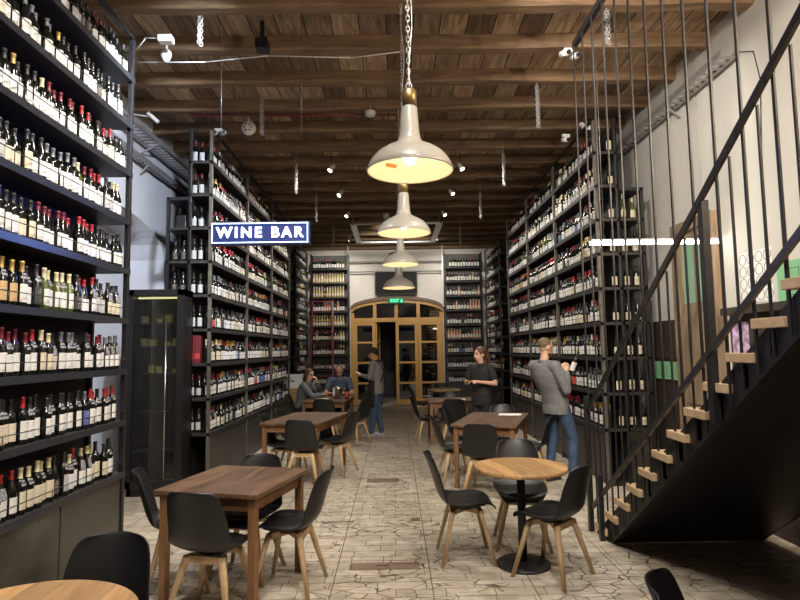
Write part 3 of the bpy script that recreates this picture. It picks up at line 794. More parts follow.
camera_unit('pair of white cameras on top corner of long left rack', (-2.26, 7.35, 4.5), ((-.05, 0), (.06, .0)))
camera_unit('white double camera fixed to the beam at the stair screen', (1.79, 5.55, 4.58), ((-.07, 0), (.03, -.03)))
camera_unit('white camera near the top of the right rack, lower of two', (2.35, 7.55, 4.45), ((-.04, -.02),))
camera_unit('white camera on ceiling just above the right rack corner', (2.58, 7.5, 4.58), ((0, 0),), .6)
o = MB().path([(-2.6, 5.75, 4.64), (-1.9, 5.72, 4.62), (-1.25, 5.68, 4.66), (-.4, 5.70, 4.64), (.1, 5.7, 4.70)], .006).build('cable', WHITEP); tag(o, 'thin white cable strung along a beam across the upper left ceiling', 'cable')
o = MB().tube((-2.6, 7.25, 4.70), (.1, 7.25, 4.68), .018).build('sprinkler_pipe', REDM); tag(o, 'dark red pipe running across under the ceiling beams', 'pipe')

def track_spot(label, loc, target, energy, size=70, fixture=True, color=(1, .92, .80)):
    loc = Vector(loc); d = (Vector(target)-loc).normalized()
    t = thing('track_spotlight', label, 'spotlight', loc, 0, 'small ceiling spotlights')
    MB().tube(-d*.06, d*.06, .036, .036, 14).build('body', WHITEP, t)
    MB().tube(d*.06, d*.064, .033, .033, 14).build('lens', SPOTE, t)
    MB().tube((0, 0, .02), (0, 0, ZC-loc.z-.05), .008).build('stem', BLACKP, t)
    L = bpy.data.lights.new('spot_light', 'SPOT'); L.energy = energy; L.color = color; L.spot_size = radians(size); L.spot_blend = .7; L.shadow_soft_size = .12
    lo = bpy.data.objects.new('spot_light', L); link(lo, t); lo.location = d*.075
    lo.rotation_euler = d.to_track_quat('-Z', 'Y').to_euler()
SE = 370
for y, nm_ in ((9.1, 'nearest'), (10.6, 'middle'), (12.3, 'farthest')):
    track_spot(f'{nm_} of the three lit ceiling spots left of the lamps', (-.97, y, 4.58), (-2.4, y-.9, 2.2), SE*.6, 95)
    track_spot(f'{nm_} of the three lit ceiling spots right of the lamps', (1.1, y, 4.58), (2.6, y-.9, 2.2), SE*.6, 95)
for y in (.6, 2.4, 4.1):  # unseen spots added above the frame to light the near racks
    w = {.6: 'far behind', 2.4: 'just behind', 4.1: 'above'}[y]
    track_spot(f'ceiling spot {w} the viewpoint aimed at the left rack', (-.6, y, 4.6), (-2.35, y+1.2, 2.0), SE*.8, 100)
    track_spot(f'ceiling spot {w} the viewpoint aimed at the right side', (.9, y, 4.6), (2.9, y+3.2, 2.2), SE*.8, 100)
for x, nm_ in ((-1.9, 'left'), (1.9, 'right')):
    track_spot(f'ceiling spot aimed at the {nm_} back rack', (x*.6, 15.0, 4.58), (x*1.02, 17, 2.9), SE*.55, 95)

track_spot('unseen ceiling spot added over the near aisle to light the floor ahead', (.1, 1.7, 4.6), (-.1, 5.0, 0), 330, 110)  # added lamp, out of frame, brightens the aisle floor
track_spot('unseen cool ceiling spot high at left, added to brighten the left recess', (-.9, 3.9, 4.6), (-3.4, 7.2, 3.0), 1100, 60, color=(.80, .88, 1))  # added bluish lamp, out of frame, brightens the left wall and arch
track_spot('added fill spot over the nearest left rack, above the picture', (-1.9, 4.3, 4.62), (-.9, 6.2, 0), 170, 110)  # lamp added for light on the left floor and tables, out of frame
track_spot('added fill spot near the stair screen, above the picture', (1.5, 4.3, 4.62), (.9, 6.6, 0), 170, 110)  # its right-hand counterpart, likewise added to fill the floor and tables
track_spot('small ceiling spot added at the door end to brighten the back wall', (.1, 13.5, 4.6), (.05, 17.3, 3.6), 300, 80)  # added lamp that whitens the wall above the arched door
t = thing('wall_lamp', 'round wall lamp over the stairs on the right wall, outside the picture', 'lamp', (XR-.002, 2.0, 3.7))
MB().tube((0, 0, 0), (-.05, 0, 0), .09, .08, 20).build('back_plate', WHITEP, t); MB().ball((-.11, 0, 0), .075, n=20).build('globe', SPOTE, t)
L = bpy.data.lights.new('wall_lamp_light', 'POINT'); L.energy = 260; L.color = (1, .82, .60); L.shadow_soft_size = .08
lo = bpy.data.objects.new('wall_lamp_light', L); link(lo, t); lo.location = (-.30, 0, 0)
# metal frame hung under the ceiling near the back
t = thing('ceiling_frame', 'grey rectangular metal frame hung under the ceiling before the back wall', 'frame', (.08, 14.3, 4.55))
for x in (-1.0, 1.0): MB().box(x-.07, x+.07, -1.15, 1.15, -.02, .02).build('side_rail', GALV, t)
for y in (-1.15, 1.15): MB().box(-1.0, 1.0, y-.03, y+.03, -.02, .02).build('cross_rail', GALV, t)
for x in (-1.0, 1.0):
    for y in (-1.1, 1.1): MB().tube((x, y, 0), (x, y, ZC-4.55), .008).build('hanger', GALV, t)

# cable trays
def tray(label, x, z, y0, y1, w):
    t = thing('cable_tray', label, 'cable tray', (x, y0, z), 0, 'galvanised cable trays')
    L = y1-y0
    s = 1 if x < 0 else -1
    a, b_ = sorted((0, s*w))
    k = int(L/.11)*2; m = MB(); cx = [a, a, a+.18*(b_-a), b_-.18*(b_-a), b_, b_]; cz = [.06, 0, 0, 0, 0, .06]
    for i in range(k+1): m.v += [(cx[j], L*i/k, cz[j]) for j in range(6)]
    for i in range(k):
        for j in range(5):
            if j == 2 and i % 2: continue
            m.face((i*6+j, i*6+j+1, i*6+j+7, i*6+j+6))
    tr = m.build('slotted_channel', GALV, t); sm_ = tr.modifiers.new('s', 'SOLIDIFY'); sm_.thickness = .003
    for i in range(3): MB().beam((0, L*(i+.5)/3, -.12), (s*w, L*(i+.5)/3, 0), .02, .02).build('bracket', GALV, t)
tray('wide slotted galvanised cable tray high on the left wall', XL+.03, 4.42, 3.0, 12.0, .24)
tray('narrow lower galvanised cable tray on the left wall', XL+.03, 4.14, 3.0, 12.0, .10)
tray('galvanised cable tray high on the white right wall', XR-.03, 4.36, 5.2, 12.0, .16)
o = MB().path([(XR-.01, 5.2, 4.4), (XR-.01, 5.0, 4.3), (XR-.01, 4.93, 4.0), (XR-.01, 4.98, 3.4), (XR-.01, 5.0, 2.8)], .004).build('cable', BLACKP); tag(o, 'thin loose cable running down the white right wall', 'cable')

# ------------------------------------------------------------------ sign, television, exit sign
t = thing('neon_sign', 'blue glowing sign hanging over the left aisle, reading WINE BAR', 'sign', (-1.165, 5.0, 2.685), radians(0))
W, Hh = .420, .088
MB().box(-W-.012, W+.012, 0, .075, -Hh-.014, Hh+.012).build('sign_case', M_('dark_blue_sign_case', (.02, .03, .10), .4), t, .004)
MB().box(-W+.006, W-.006, -.003, 0, -Hh+.006, Hh-.006).build('sign_face', SIGNF, t)
mb = MB(); e = .007
mb.box(-W, W, -.012, -.003, Hh-e, Hh); mb.box(-W, W, -.012, -.003, -Hh, -Hh+e); mb.box(-W, -W+e, -.012, -.003, -Hh, Hh); mb.box(W-e, W, -.012, -.003, -Hh, Hh)
mb.build('neon_border', NEONB, t)
def text(name, s, size, mat, parent, loc, rot=(pi/2, 0, 0), offset=0, ext=.002, spacing=1, ax='CENTER'):
    c = bpy.data.curves.new(name, 'FONT'); c.body = s; c.size = size; c.extrude = ext; c.offset = offset; c.align_x = ax; c.align_y = 'CENTER'; c.space_character = spacing
    c.materials.append(mat)
    q = bpy.data.objects.new(name, c); COL.objects.link(q)
    dg = bpy.context.evaluated_depsgraph_get(); me = bpy.data.meshes.new_from_object(q.evaluated_get(dg))
    bpy.data.objects.remove(q); me.name = name
    if not me.materials: me.materials.append(mat)
    o = bpy.data.objects.new(name, me); link(o, parent); o.location = loc; o.rotation_euler = rot
    return o
text('lettering', 'WINE BAR', .128, NEONW, t, (0, -.010, 0), offset=.0036, spacing=1.34)
MB().tube((-.36, .03, Hh), (-.36, .03, ZC-2.685-.02), .0016, n=5).build('wire', BLACKP, t); MB().tube((.36, .03, Hh), (.36, .03, ZC-2.685-.02), .0016, n=5).build('wire', BLACKP, t)
L = bpy.data.lights.new('sign_glow', 'AREA'); L.shape = 'RECTANGLE'; L.size = .8; L.size_y = .16; L.energy = 14; L.color = (.12, .25, 1)
lo = bpy.data.objects.new('sign_glow', L); link(lo, t); lo.location = (0, -.02, 0); lo.rotation_euler = (radians(-90), 0, 0)
t = thing('television', 'flat black television on the wall above the arched door', 'television', (.07, 17.12, 3.64))
MB().box(-.63, .63, 0, .05, -.355, .355).build('case', BLACKP, t, .005); MB().box(-.61, .61, -.003, 0, -.335, .335).build('screen', SCREEN, t); MB().box(-.2, .2, .05, .17, -.15, .15).build('wall_mount', BLACKP, t)
t = thing('dome_lamp', 'black dome lamp hanging before the back wall above the television', 'lamp', (.15, 16.8, 4.36))
MB().lathe([(.31, 0), (.29, .06), (.22, .12), (.12, .155), (.02, .17)], 24).build('dome', BLACKP, t); MB().tube((0, 0, .17), (0, 0, ZC-4.36), .01).build('stem', BLACKP, t)
t = thing('exit_sign', 'small green lit exit sign on top of the arched door frame', 'sign', (.05, 17.14, 3.10))
MB().box(-.23, .23, 0, .05, -.075, .075).build('case', EXITD, t); text('lettering', 'EXIT', .13, EXITE, t, (-.03, -.004, 0), offset=.003)
mb = MB(); mb.box(.15, .2, -.006, 0, -.05, .02); mb.ball((.175, -.004, .04), .015, .004, .015, 8); mb.build('running_figure', EXITE, t)
for z, w in ((4.27, 'upper'), (3.97, 'lower')):
    o = MB().tube((-1.36, 17.1, z), (1.46, 17.1, z), .018).build('conduit_pipe', GALV); tag(o, f'{w} grey pipe spanning the white wall between the two back racks', 'pipe', 'pipes over the arched door')
    
for x, w in ((-1.36, 'left'), (1.46, 'right')):
    o = MB().box(x-.02, x+.02, 17.08, 17.12, 2.9, 4.86).build('conduit_post', GALV); tag(o, f'grey upright channel {w} of the television', 'channel', 'uprights beside the television')

# red library ladder
t = thing('library_ladder', 'dark red metal ladder leaning on the back rack behind the seated couple', 'ladder', (-2.1, 16.3, 0))
MB().beam((-.28, -.25, 0), (-.28, .55, 3.1), .045, .03).build('rail', REDM, t); MB().beam((.38, -.25, 0), (.30, .55, 3.1), .045, .03).build('rail', REDM, t)
for i in range(1, 10):
    f = i/10; MB().beam((-.28, -.25+.8*f, 3.1*f), (.38-.08*f, -.25+.8*f, 3.1*f), .03, .025).build('rung', REDM, t)
MB().beam((-.28, .55, 3.09), (.30, .55, 3.09), .03, .03).build('top_bar', REDM, t)
t.location.y = 16.36

# ------------------------------------------------------------------ staircase and screen
t = thing('staircase', 'black steel staircase with pale wooden treads rising along the right wall', 'staircase', (0, 0, 0))
SL = .69; XS = 1.80; XW = 3.08
def lz(y): return SL*(4.99-y)
for x in (XS, XW-.02):
    mb = MB(); b = 0
    ys = (5.30, 5.035, .2)
    P = [(5.30, 0), (4.99, 0), (-1.7, lz(-1.7)), (-1.7, lz(-1.7)+.15), (5.30, .02)]
    b = len(mb.v)
    for dx in (0, .018): mb.v += [(x+dx, y, z) for y, z in P]
    mb.face((0, 1, 2, 3, 4)); mb.face((9, 8, 7, 6, 5))
    for i in range(5): j = (i+1) % 5; mb.face((i, i+5, j+5, j))
    mb.build('stringer', BLACKM, t)
mb = MB(); mb.v = [(XS+.018, 4.99, .004), (XW-.02, 4.99, .004), (XW-.02, -1.7, lz(-1.7)+.004), (XS+.018, -1.7, lz(-1.7)+.004), (XS+.018, 4.99, .02), (XW-.02, 4.99, .02), (XW-.02, -1.7, lz(-1.7)+.02), (XS+.018, -1.7, lz(-1.7)+.02)]
for q in ((0, 1, 2, 3), (7, 6, 5, 4), (0, 4, 5, 1), (2, 6, 7, 3)): mb.face(q)
mb.build('soffit_panel', BLACKP, t)
for k in range(28):
    y = 5.33-.242*k; z = .08+.168*k
    MB().box(XS-.035, XW+.03, y-.30, y-.06, z-.035, z+.015).build('tread', TREAD, t, .004)
    mb = MB(); mb.box(XS, XS+.02, y-.20, y-.15, max(0, lz(y-.17)+.04), z-.05); mb.box(XW-.02, XW, y-.20, y-.15, max(0, lz(y-.17)+.04), z-.05); mb.box(XS, XW, y-.20, y-.195, max(lz(y-.17)+.06, 0), z-.05)
    mb.build('tread_bracket', BLACKM, t)
sc = thing('stair_screen', 'tall black screen of vertical steel bars between the stairs and the bar', 'railing', (XS, 0, 0))
MB().box(-.02, .02, -.5, 5.42, 4.56, 4.62).build('top_rail', BLACKM, sc)
for k in range(20):
    y = 5.385-.2548*k
    zb = max(0.0, lz(y)+.02) if y < 5.3 else 0
    MB().box(-.012-.010, -.012, y-.010, y+.010, zb, 4.565).build('bar', BLACKM, sc)
    ym = y-.1274
    z0 = lz(ym)+.02; zr = 1.29+.664*(5.0-ym)
    if zr < 4.4: MB().box(-.022, -.012, ym-.007, ym+.007, max(0, z0), zr).build('baluster', BLACKM, sc)
def rail(y0, z0, y1, z1, w, h, nm, m=BLACKM): MB().beam((-.045, y0, z0), (-.045, y1, z1), w, h).build(nm, m, sc)
rail(5.35, 1.06, .3, 4.42, .02, .042, 'upper_rail')
rail(5.30, .22, .3, 3.555, .02, .036, 'lower_rail', STEELD)
MB().box(-.05, -.01, 3.20, 3.25, lz(3.22), 2.47).build('newel_post', BLACKM, sc)
MB().box(-.07, -.03, 5.32, 5.37, 0, 1.2).build('end_post', BLACKM, sc)
MB().box(-.07, -.03, 5.05, 5.09, 0, .55).build('end_post', BLACKM, sc)

# LED bar
t = thing('linear_lamp', 'long glowing white tube lamp hanging behind the stair bars', 'lamp', (2.585, 5.62, 2.668))
MB().box(-.64, .64, -.02, .02, -.016, .018).build('diffuser', TUBEE, t); MB().box(-.645, .645, -.02, .02, .018, .035).build('housing', WHITEP, t)
for x in (-.5, .5): MB().tube((x, 0, .03), (x, 0, ZC-2.67), .0015, n=5).build('wire', GALV, t)

# posters on the right wall
def poster(name, label, y0, y1, z0, z1, mat, x=XR-.003, cat='poster'):
    t = thing(name, label, cat, (x, (y0+y1)/2, (z0+z1)/2))
    MB().box(-.004, 0, -(y1-y0)/2, (y1-y0)/2, -(z1-z0)/2, (z1-z0)/2).build('sheet', mat, t)
    return t
t = poster('circle_poster', 'white poster printed with rows of thin circles on right wall', 4.96, 5.42, 2.03, 2.50, PAPER)
mb = MB()
for i in range(4):
    for j in range(4): mb.torus((-.005, -.18+.12*i, -.17+.115*j), .05, .0025, 'x', 20, 4)
mb.build('circles_print', INK, t)
t = poster('green_poster', 'large green poster at right edge of the picture above the stairs', 4.35, 4.90, 2.01, 2.34, GREENP)
mb = MB(); mb.box(-.006, -.004, .0, .004, -.12, .1); mb.box(-.006, -.004, .12, .124, -.12, .1); mb.box(-.006, -.004, 0, .124, -.122, -.118); mb.box(-.006, -.004, 0, .124, .098, .102); mb.build('outline_print', INK, t)
t = poster('green_board', 'green board with a thin drawing on the dark panelling beside the old door', 6.64, 7.24, 1.25, 1.46, GREENP, XR-.05, 'board')
mb = MB(); mb.torus((-.006, .02, .0), .05, .002, 'x', 16, 4); mb.box(-.006, -.004, -.1, .14, -.07, -.067); mb.build('outline_print', INK, t)
poster('painted_poster', 'small purple and pink painted picture above the lower treads', 5.30, 5.56, 1.56, 1.86, PURPLE, XR-.033, 'picture')

# ------------------------------------------------------------------ tables
def table(label, cx, cy, w, d, rz, h=.75):
    t = thing('dining_table', label, 'table', (cx, cy, 0), radians(rz), 'brown rectangular tables')
    MB().box(-w/2, w/2, -d/2, d/2, h-.032, h).build('tabletop', WALNUT, t, .004)
    m = MB(); a = .05
    m.box(-w/2+a, w/2-a, -d/2+a, -d/2+a+.022, h-.12, h-.033); m.box(-w/2+a, w/2-a, d/2-a-.022, d/2-a, h-.12, h-.033)
    m.box(-w/2+a, -w/2+a+.022, -d/2+a, d/2-a, h-.12, h-.033); m.box(w/2-a-.022, w/2-a, -d/2+a, d/2-a, h-.12, h-.033)
    m.build('apron', WALNUTL, t)
    for sx in (-1, 1):
        for sy in (-1, 1):
            x = sx*(w/2-.055); y = sy*(d/2-.055)
            MB().box(x-.026, x+.026, y-.026, y+.026, 0, h-.033).build('leg', WALNUTL, t, .003)
    return t
table('square brown wooden table at front left with four black chairs', -1.14, 4.235, .75, .84, -14)
table('long brown wooden table second on the left, nothing on it', -1.21, 7.98, .79, 1.30, -12)
table('brown wooden table where the seated couple has an ice bucket', -1.25, 11.05, .82, 1.25, -4)
table('brown wooden table behind the round one with white paper on it', 1.25, 7.54, .78, 1.40, -19)
table('small brown wooden table on the right near the back', 1.0, 10.5, .86, .76, 0)
def round_table(label, cx, cy, r, h=.74, rz=0):
    t = thing('round_table', label, 'table', (cx, cy, 0), rz, 'round pedestal tables')
    MB().lathe([(r-.004, h-.032), (r, h-.028), (r, h-.004), (r-.004, h)], 64).build('tabletop', OAKTOP, t)
    MB().tube((0, 0, .02), (0, 0, h-.035), .032, n=20).build('pedestal', BLACKM, t)
    MB().lathe([(.205, 0), (.205, .014), (.19, .022), (.05, .032)], 40).build('base_plate', BLACKM, t)
    MB().box(-.15, .15, -.02, .02, h-.045, h-.033).build('top_bracket', BLACKM, t)
round_table('round oak pedestal table at front right with three black chairs', .96, 4.56, .355, rz=.2)
round_table('round oak table cut off by the bottom left corner', -1.30, 2.02, .40, .75)
round_table('farthest round pale table on the right near the arched door', 1.12, 13.25, .38)

# ------------------------------------------------------------------ chairs
def shell_mesh():
    P = [(.226, .405, .150), (.212, .432, .190), (.155, .446, .218), (.07, .434, .234), (0, .424, .240), (-.08, .424, .240), (-.145, .440, .238), (-.192, .478, .233), (-.222, .535, .226),
         (-.242, .605, .217), (-.262, .680, .208), (-.284, .745, .199), (-.303, .800, .186), (-.318, .834, .165), (-.328, .850, .125)]
    me = MB(); nu = 14; rows = []
    K = len(P)-1
    for k, (y, z, w) in enumerate(P):
        f = k/K; r = []
        back = min(1, max(0, (f-.42)/.15)); seat = 1-back
        for i in range(nu+1):
            u = -1+2*i/nu
            r.append((w*u*(1-.04*abs(u)**6), y+back*.055*u*u-seat*.0, z+seat*min(1, f/.2)*.05*abs(u)**2.6+back*(.0)))
        rows.append(r)
    me.rings(rows, 0, False, (False, False), True)
    m = me.mesh('shell', SHELLM)
    o = bpy.data.objects.new('tmp', m); COL.objects.link(o)
    a = o.modifiers.new('s', 'SOLIDIFY'); a.thickness = .011; a.offset = -1
    b = o.modifiers.new('b', 'SUBSURF'); b.levels = 1; b.render_levels = 1
    dg = bpy.context.evaluated_depsgraph_get(); me2 = bpy.data.meshes.new_from_object(o.evaluated_get(dg))
    bpy.data.objects.remove(o)
    for p in me2.polygons: p.use_smooth = True
    return me2
def make_chair(label, loc, rz, group):
    t = thing('shell_chair', label, 'chair', loc, rz, group)
    link(bpy.data.objects.new('shell', shell_mesh()), t)
    m = MB(); R = []
    for s, z in ((.80, .436), (.97, .446), (1.0, .460), (.93, .470), (.5, .474)):
        R.append([(.185*s*math.copysign(abs(cos(a))**.7, cos(a)), .17*s*math.copysign(abs(sin(a))**.7, sin(a))+.015, z) for a in [2*pi*i/28 for i in range(28)]])
    m.rings(R); m.build('seat_cushion', CUSH, t)
    m = MB(); m.beam((-.11, -.10, .394), (.11, .10, .394), .035, .036); m.beam((.11, -.10, .3935), (-.11, .10, .3935), .035, .036)
    m.beam((-.12, -.11, .386), (.12, -.11, .386), .024, .046); m.beam((-.12, .11, .386), (.12, .11, .386), .024, .046)
    m.build('cross_frame', BEECH, t)
    m = MB(); m.lathe([(.09, .402), (.09, .418)], 20); m.build('mounting_plate', BLACKP, t)
    for sx in (-1, 1):
        for sy in (-1, 1):
            m = MB(); a = Vector((sx*.118, sy*.108, .405)); b_ = Vector((sx*.218, sy*.205, 0))
            x = Vector((1, 0, 0)); y = Vector((0, 1, 0)); RR = []
            for f, w, d_ in ((0, .024, .019), (.12, .024, .019), (1, .0145, .0125)):
                c = a.lerp(b_, f); RR.append([c+x*w*math.copysign(abs(cos(q))**.6, cos(q))+y*d_*math.copysign(abs(sin(q))**.6, sin(q)) for q in [2*pi*i/12 for i in range(12)]])
            RR.reverse(); m.rings(RR); m.build('leg', BEECH, t)
    return t
def face(dx, dy): return math.atan2(-dx, dy)
G1 = 'chairs at the front left square table'; G2 = 'chairs at the front round table'; G3 = 'chairs at the long left table'; G4 = 'chairs at the couple table'; G5 = 'chairs at the table with white paper'; G6 = 'chairs at the small back tables'
CHAIRS = [
 ('black shell chair seen from behind, front of the square front left table', -1.17, 3.81, (.22, .97), G1),
 ('black shell chair in profile, right side of the square front left table', -.76, 4.22, (-.98, .16), G1),
 ('black shell chair at the far side of the square front left table', -1.13, 4.48, (-.2, -.98), G1),
 ('black shell chair at left end of the square front left table', -1.57, 4.30, (.95, .32), G1),
 ('black shell chair in full profile left of the front round table', .54, 4.74, (1, .02), G2),
 ('black shell chair behind the front round table facing the camera', 1.05, 5.02, (-.12, -1), G2),
 ('black shell chair turned away on the right of the front round table', 1.13, 4.35, (-.72, .69), G2),
 ('big black chair back behind the round table in bottom left corner', -1.30, 2.46, (-.05, -1), None),
 ('chair back of which only the dark top edge shows at bottom right', 1.17, 1.99, (.85, -.5), None),
 ('black shell chair seen from behind at near end of the long left table', -1.13, 7.35, (.16, .99), G3),
 ('black shell chair in profile on the right of the long left table', -.80, 7.98, (-.93, .36), G3),
 ('black chair at the left of the long left table, nearer of two', -1.47, 7.66, (1, -.1), G3),
 ('black chair at the left of the long left table, farther of two', -1.40, 8.32, (1, -.1), G3),
 ('black chair with its back to the camera at the near end of the couple table', -1.22, 10.33, (.1, 1), G4),
 ('black chair angled beside the waiter, nearer on the couple table right side', -.72, 10.35, (-.85, .5), G4),
 ('black chair just in front of the waiter on the couple table right side', -.78, 11.05, (-.93, .3), G4),
 ('black chair on which the woman in grey sits', -1.80, 11.25, (1, -.05), G4),
 ('black chair on which the man in blue sits', -1.15, 11.95, (0, -1), G4),
 ('black shell chair seen from behind at near end of the paper-laid table', .99, 6.70, (.27, .96), G5),
 ('black shell chair in profile on the left of the paper-laid table', .73, 7.25, (.95, .1), G5),
 ('black shell chair at right of the paper-laid table beside the man with bottle', 1.66, 7.28, (-.93, .35), G5),
 ('black chair facing the camera in front of the waitress', 1.50, 8.30, (-.25, -.97), G5),
 ('black chair behind the left corner of the paper-laid table', .96, 8.20, (.97, -.25), G5),
 ('black chair in profile at the left of the small back right table', .56, 10.35, (1, .1), G6),
 ('black chair seen from behind before the small back right table', .98, 9.93, (.05, 1), G6),
 ('black chair behind the small back right table facing the camera', 1.05, 11.1, (0, -1), G6),
 ('black chair at right of the small back right table, beyond the waitress', 1.58, 10.55, (-1, 0), G6),
 ('black chair left of the farthest round table', .62, 13.2, (1, 0), G6),
 ('black chair behind the farthest round table', 1.12, 13.85, (0, -1), G6),
 ('black chair at right of the farthest round table', 1.66, 13.25, (-1, 0), G6),
]
first = None
for lb, x, y, f, g in CHAIRS:
    if first is None: first = make_chair(lb, (x, y, 0), face(*f), g); first.scale = (1, 1, .972)
    else:
        c = dup(first, (x, y, 0), face(*f), lb, g)
        if g is None and 'group' in c: del c['group']

# things on tables
def sheet(label, x, y, z, w, d, rz, name='paper_menu'):
    o = MB().box(-w/2, w/2, -d/2, d/2, 0, .003).build(name, PAPER); o.location = (x, y, z+.0005); o.rotation_euler = (0, 0, rz); tag(o, label, 'paper')
sheet('white paper menu lying on the brown table by the waitress', 1.55, 7.92, .75, .30, .21, -.25)
sheet('white paper on the small back right table', 1.13, 10.42, .75, .24, .17, 0)
sheet('white paper lying in front of the seated woman', -1.36, 10.95, .75, .21, .28, .4)
t = thing('ice_bucket', 'shiny steel wine bucket on the couple table', 'bucket', (-1.08, 10.93, .7505))
MB().lathe([(.075, 0), (.08, .004), (.100, .20), (.104, .205), (.100, .21), (.095, .2), (.074, .012), (.02, .01)], 28, caps=(True, True)).build('body', CHROME, t)
for s in (-1, 1): MB().torus((s*.108, 0, .165), .022, .005, 'y', 14, 6).build('handle', CHROME, t)
def standbottle(label, loc, s, g, c, l, rot=0, tilt=None):
    o = bpy.data.objects.new('wine_bottle', bmesh_get(s, 'glass', GL[g])); link(o); o.location = loc; o.rotation_euler = tilt or (0, 0, rot)
    tag(o, label, 'bottle'); link(bpy.data.objects.new('capsule', bmesh_get(s, 'cap', CP[c])), o); link(bpy.data.objects.new('paper_label', bmesh_get(s, 'label', LB[l])), o); return o
standbottle('dark wine bottle standing on the couple table beside the steel bucket', (-.90, 10.86, .7505), 'straight', 'dark', 'black', 'red')
def wineglass(label, loc):
    o = MB().lathe([(.034, 0), (.033, .003), (.004, .008), (.0035, .085), (.02, .10), (.036, .125), (.038, .155), (.031, .195), (.030, .195), (.036, .155), (.034, .126), (.018, .102), (.001, .095)], 20, caps=(True, True)).build('wine_glass', GLASSW); o.location = loc; tag(o, label, 'glass', 'wine glasses on the couple table')
GLASSW = glass_mat('wine_glass_clear', (.92, .94, .94), a=.12)
wineglass('clear wine glass in front of the man in blue', (-1.14, 11.28, .7505)); wineglass('clear wine glass near the woman in grey', (-1.45, 11.25, .7505))

# ------------------------------------------------------------------ people
SKIN = M_('skin', (.55, .32, .22), .55); LIP = M_('lips', (.38, .13, .11), .5); EYE = M_('dark_eye', (.02, .015, .012), .3)
def remesh(mb, name, mats, voxel, smooth=6, parent=None, paint=None):
    o = mb.build('tmp', mats[0] if isinstance(mats, list) else mats)
    a = o.modifiers.new('r', 'REMESH'); a.mode = 'VOXEL'; a.voxel_size = voxel; a.use_smooth_shade = True
    c = o.modifiers.new('s', 'SMOOTH'); c.factor = .5; c.iterations = smooth
    dg = bpy.context.evaluated_depsgraph_get(); me = bpy.data.meshes.new_from_object(o.evaluated_get(dg)); me.name = name
    bpy.data.objects.remove(o)
    if isinstance(mats, list):
        me.materials.clear()
        for m in mats: me.materials.append(m)
        if paint:
            for p in me.polygons: p.material_index = paint(p.center)
    for p in me.polygons: p.use_smooth = True
    q = bpy.data.objects.new(name, me); link(q, parent); return q

def limb(mb, pts, rad, grow=0):
    for i in range(len(pts)-1): mb.capsule(pts[i], pts[i+1], rad[i]+grow, rad[i+1]+grow, 14)
def torso(mb, pel, chest, neckb, side, sc=1, grow=0, lo=0, hi=1):
    """loft of ellipses pelvis -> shoulders"""
    pel = Vector(pel); chest = Vector(chest); side = Vector(side).normalized()
    d = (neckb-pel)
    prof = [(-.16, .150, .095), (-.08, .168, .112), (0, .172, .115), (.14, .155, .105), (.32, .142, .098), (.55, .160, .112), (.75, .178, .115), (.88, .172, .098), (.96, .12, .075), (1.03, .062, .055)]
    R = []
    up_ = d.normalized(); fw = up_.cross(side).normalized() * -1
    for f, a, b_ in prof:
        if f < lo or f > hi: continue
        # quadratic bend through the chest point
        c = pel.lerp(chest, f/.6) if f < .6 else chest.lerp(neckb, (f-.6)/.4)
        R.append([c+side*(a*sc+grow)*cos(t_)+fw*(b_*sc+grow)*sin(t_) for t_ in [2*pi*i/24 for i in range(24)]])
    mb.rings(R)
def hand(mb, wrist, fwd, norm, s=1, curl=.9, thumb_side=1):
    """palm, four unequal bent fingers and a thumb"""
    w = Vector(wrist); f = Vector(fwd).normalized(); n_ = Vector(norm); n_ = (n_-f*n_.dot(f)).normalized(); sd = f.cross(n_).normalized()*thumb_side
    M = Matrix((sd, f, n_)).transposed()
    mb.ball(w+f*.045*s, .040*s, .052*s, .016*s, 14, M=M)
    mb.capsule(w-f*.02*s, w+f*.015*s, .024*s, .026*s)
    for k, (off, L) in enumerate(((.028, .072), (.010, .080), (-.010, .075), (-.027, .060))):
        p = w+f*.085*s+sd*off*s; a = curl*.35; dr = f
        for seg, fr in enumerate((.42, .32, .26)):
            dr = (f*cos(a)-n_*sin(a)).normalized(); q = p+dr*L*fr*s; mb.capsule(p, q, .0092*s, .0085*s, 8); p = q; a += curl*.65
    p = w+f*.025*s+sd*.032*s; q = p+(f*.6+sd*.7-n_*.25).normalized()*.038*s; mb.capsule(p, q, .0115*s, .010*s, 8); mb.capsule(q, q+(f*.9+sd*.1-n_*.4).normalized()*.032*s, .010*s, .0085*s, 8)
def headshape(mb, c, M, s=1):
    c = Vector(c)
    T = lambda p: c+M @ (Vector(p)*s)
    mb.ball(T((0, -.008, .03)), .076*s, .094*s, .088*s, 20, M=M)
    mb.ball(T((0, .02, -.035)), .058*s, .068*s, .070*s, 18, M=M)
    mb.ball(T((0, .055, -.085)), .030*s, .026*s, .024*s, 12, M=M)     # chin
    mb.capsule(T((0, .088, .018)), T((0, .106, -.022)), .008*s, .013*s, 8)    # nose
    mb.ball(T((0, .082, -.055)), .024*s, .012*s, .010*s, 10, M=M)     # mouth
    mb.ball(T((0, .080, .036)), .048*s, .014*s, .010*s, 12, M=M)      # brow
    for sx in (-1, 1): mb.ball(T((sx*.078, -.01, -.005)), .010*s, .020*s, .032*s, 10, M=M)
